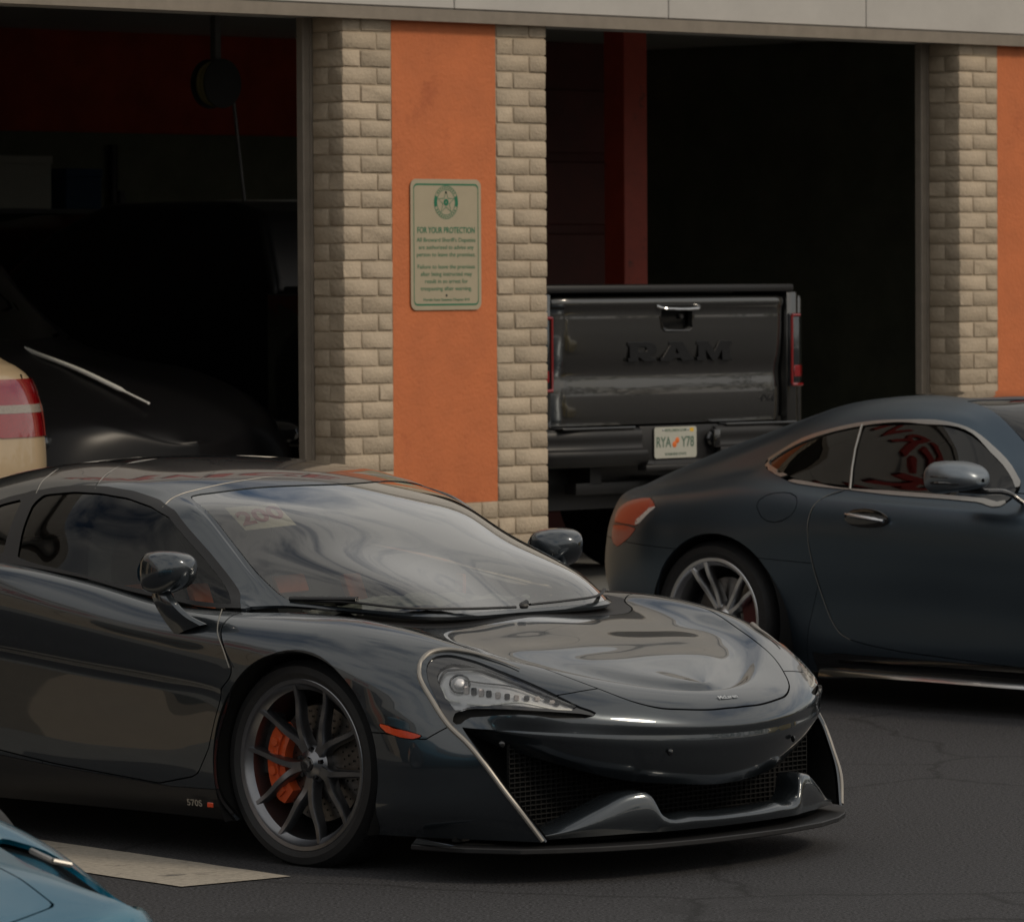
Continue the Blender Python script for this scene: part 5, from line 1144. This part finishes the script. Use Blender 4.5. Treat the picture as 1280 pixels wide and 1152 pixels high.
obj('wing_mirror',ellipsoid((.85,-1.03,1.33),(.10,.13,.09),16,10,.7),'black_gloss',sv_)
for x in (-1.45,1.5):
    for s in (-1,1):
        r=bpy.data.objects.new('wheel',None); C.objects.link(r); r.parent=sv_; r.location=(x,s*.78,.38); r.rotation_euler=(0,0,0 if s<0 else PI)
        tt,g=tyre(.38,.25,.25,40); obj('tyre',tt,'rubber',r,angle=30); obj('rim',join(rim_shell(.25,.25),lathe([(0,-.06),(.2,-.09),(.24,-.1)],40)),'rim_dark',r)
# cabinet behind
# ---- blue car in the foreground corner
bc=thing('blue_sports_car','bright blue wedge nosed sports car cut off by the bottom left corner','sports car',(-1.935,11.80,0),-math.radians(42.6))
def stx(x,*p): return [(x,a,b) for a,b in p]
BS=[stx(-3.2,(.8,.3),(.92,.5),(.9,.85),(.75,.93),(.3,1.0),(0,1.0)),stx(-2.6,(.86,.2),(.97,.5),(.95,.85),(.75,.96),(.3,1.04),(0,1.05)),stx(-1.7,(.85,.15),(.96,.5),(.92,.84),(.58,1.10),(.3,1.15),(0,1.16)),stx(-1.0,(.86,.15),(.94,.48),(.88,.82),(.56,1.07),(.3,1.11),(0,1.12)),
 stx(-.5,(.87,.15),(.95,.45),(.87,.77),(.66,.86),(.3,.90),(0,.91)),stx(.0,(.88,.14),(.95,.4),(.85,.690),(.68,.715),(.3,.735),(0,.74)),stx(.45,(.86,.14),(.93,.36),(.80,.590),(.66,.614),(.3,.625),(0,.63)),
 [(.80,.80,.13),(.82,.86,.28),(.76,.75,.46),(.72,.64,.550),(.74,.3,.56),(.74,0,.563)],
 [(.98,.66,.13),(1.01,.68,.26),(.95,.655,.43),(.92,.61,.505),(.88,.3,.525),(.88,0,.53)],
 [(1.10,.36,.13),(1.14,.36,.25),(1.10,.35,.41),(1.05,.33,.465),(.98,.2,.495),(.98,0,.50)],
 [(1.14,0,.13),(1.18,0,.24),(1.14,0,.40),(1.10,0,.445),(1.05,0,.47),(1.02,0,.48)]]
BS=[[(p[0],p[1],p[2]*.90) for p in r_] for r_ in BS]
bm2=Msh.from_grid(grid(BS,8,7)); bm2=bm2.clip(np.where(bm2.v[:,1]>.5,np.hypot(bm2.v[:,0],bm2.v[:,2]-.32)-.355,1.)); bm2=bm2.clip(np.where(bm2.v[:,1]>.5,np.hypot(bm2.v[:,0]+2.6,bm2.v[:,2]-.33)-.37,1.))
dl3=np.where(bm2.v[:,2]>.38,sdf2(bm2.v[:,:2],np.array([(.94,.585),(.80,.56),(.60,.575),(.42,.63),(.38,.69),(.50,.735),(.65,.725),(.80,.70),(.92,.635)])),-.05)
lz2,bm2=split(bm2,dl3,.001)
hd=np.where(bm2.v[:,2]>.40,sdf2(bm2.v[:,:2],np.array([(.97,-.2),(.97,.12),(.88,.40),(.70,.46),(.40,.52),(.05,.58),(-.25,.60),(-.35,.3),(-.38,-.2)])),-.05)
hd_,bm2=split(bm2,hd,.0025)
wv=np.where((bm2.v[:,2]>.74)&(bm2.v[:,1]<.62),np.minimum(bm2.v[:,0]+1.05,-.40-bm2.v[:,0]-.25*(bm2.v[:,1]/.6)**2),-.05); wv=np.minimum(wv,.62-bm2.v[:,1]); wsb,bm2=bm2.clip(wv),bm2.clip(-wv)
sv2=np.where(bm2.v[:,2]>.76,np.minimum(np.minimum(bm2.v[:,1]-.585,.88-bm2.v[:,1]),np.minimum(bm2.v[:,0]+1.75,-.62-bm2.v[:,0])),-.05); sgb,bm2=bm2.clip(sv2),bm2.clip(-sv2)
obj('body_shell',both(bm2).weld(2e-4).rim(-.012),'paint_blue',bc); obj('bonnet',both(hd_).weld(2e-4).rim(-.012),'paint_blue',bc); obj('windscreen',both(wsb).weld(2e-4),'dark_glass',bc)
inb=Msh.from_grid(grid(BS,8,7)); inb=inb.clip(np.where(inb.v[:,1]>.5,np.hypot(inb.v[:,0],inb.v[:,2]-.32)-.355,1.)); inb=inb.clip(np.where(inb.v[:,1]>.5,np.hypot(inb.v[:,0]+2.6,inb.v[:,2]-.33)-.37,1.)); obj('inner_shell',both(inb.offset(-.03)).weld(2e-4),'void_black',bc)
for s in (1,-1):
    f=(lambda q:q) if s>0 else (lambda q:q.mirror())
    obj('side_window',f(sgb),'dark_glass',bc)
    hl=obj('headlight',f(lz2.offset(-.020)),'lamp_dark',bc)
    obj('light_bracket',f(join(tube([(.50,.675,.545),(.56,.645,.543),(.62,.632,.534)],.007,8),tube([(.62,.632,.534),(.64,.665,.524),(.60,.685,.526)],.007,8))),'satin_silver',hl)
    for x in (0,-2.6):
        r=bpy.data.objects.new('wheel',None); C.objects.link(r); r.parent=bc; r.location=(x,s*.78,.33); r.rotation_euler=(0,0,0 if s<0 else PI)
        tt,g=tyre(.33,.25,.23,40); obj('tyre',tt,'rubber',r,angle=30); obj('rim',join(rim_shell(.25,.23),lathe([(0,-.06),(.2,-.09),(.24,-.1)],40)),'rim_dark',r)
# ---- things only the reflections show
yc=thing('yellow_coupe','yellow coupe parked beyond the right edge, seen only as a reflection','coupe',(9.5,21.0,0),math.radians(100)); simple_car(yc,'paint_yellow')
fol=Msh(); rs=np.random.RandomState(3)
def clump(cx,cy,cz,r,n):
    P=rs.normal(size=(n,3)); P/=np.linalg.norm(P,axis=1,keepdims=True); P*=(rs.uniform(.4,1,(n,1))**.5)*r; P[:,2]*=.8; v=[];f=[]
    for k,p in enumerate(P):
        a,b=rs.normal(size=3),rs.normal(size=3); a*=.3*r/4/np.linalg.norm(a); b*=.3*r/4/np.linalg.norm(b); c=p+np.array((cx,cy,cz)); v+=[c-a-b,c+a-b,c+a+b,c-a+b]; f.append((4*k,4*k+1,4*k+2,4*k+3))
    return Msh(v,f)
for k in range(110):
    t_=k/109
    if k%2: x,y=62+rs.uniform(-5,5),-60+190*t_
    else: x,y=-60+rs.uniform(-4,4)+110*t_,-48+rs.uniform(-4,4)
    fol.add(clump(x,y,rs.uniform(2,5),rs.uniform(2.2,4.2),170))
obj('distant_trees',fol,'foliage',kind='stuff',smooth=False)

# shelving with boxes against the rear wall of the left bay
shf=thing('steel_shelving','grey steel shelving against the rear wall of the left bay','shelving',wall_pt(4.3,8.6,FLOOR),WPHI)
for x in (-1.1,1.1):
    for y in (-.25,.25): obj('upright',box(x-.02,x+.02,y-.02,y+.02,0,2.1),'grey_metal',shf,smooth=False)
for k in range(4): obj('shelf',box(-1.12,1.12,-.28,.28,.3+k*.55,.33+k*.55),'grey_metal',shf,smooth=False)
cols=[('card_cream','pale'),('deep_red','dark red'),('plate_white','off-white'),('blue_box','dark blue')]
mat('blue_box',(.03,.07,.14),.7,noise=.1)
for k,(x,w,h,z,ci) in enumerate(((-.8,.4,.3,1.98,0),(-.25,.3,.22,1.98,1),(.35,.45,.34,1.98,2),(.85,.3,.26,1.98,3),(-.6,.5,.32,1.43,1),(.1,.35,.3,1.43,0),(.7,.4,.24,1.43,3))):
    m_,nm=cols[ci]; b_=obj('storage_box',join(box(-w/2,w/2,-.18,.18,0,h,.006,1),box(-w/2-.006,w/2+.006,-.186,.186,h-.05,h+.004,.004,1)),m_); x_,y_,z_=wall_pt(4.3+x,8.6,FLOOR+z); b_.location=(x_,y_,z_); b_.rotation_euler=(0,0,WPHI)
    b_['label']=nm+' storage box, %s from the left on the %s shelf in the left bay'%(['first','second','third','fourth'][k%4 if k<4 else k-4],'top' if k<4 else 'second'); b_['category']='box'; b_['group']='boxes on the steel shelving'
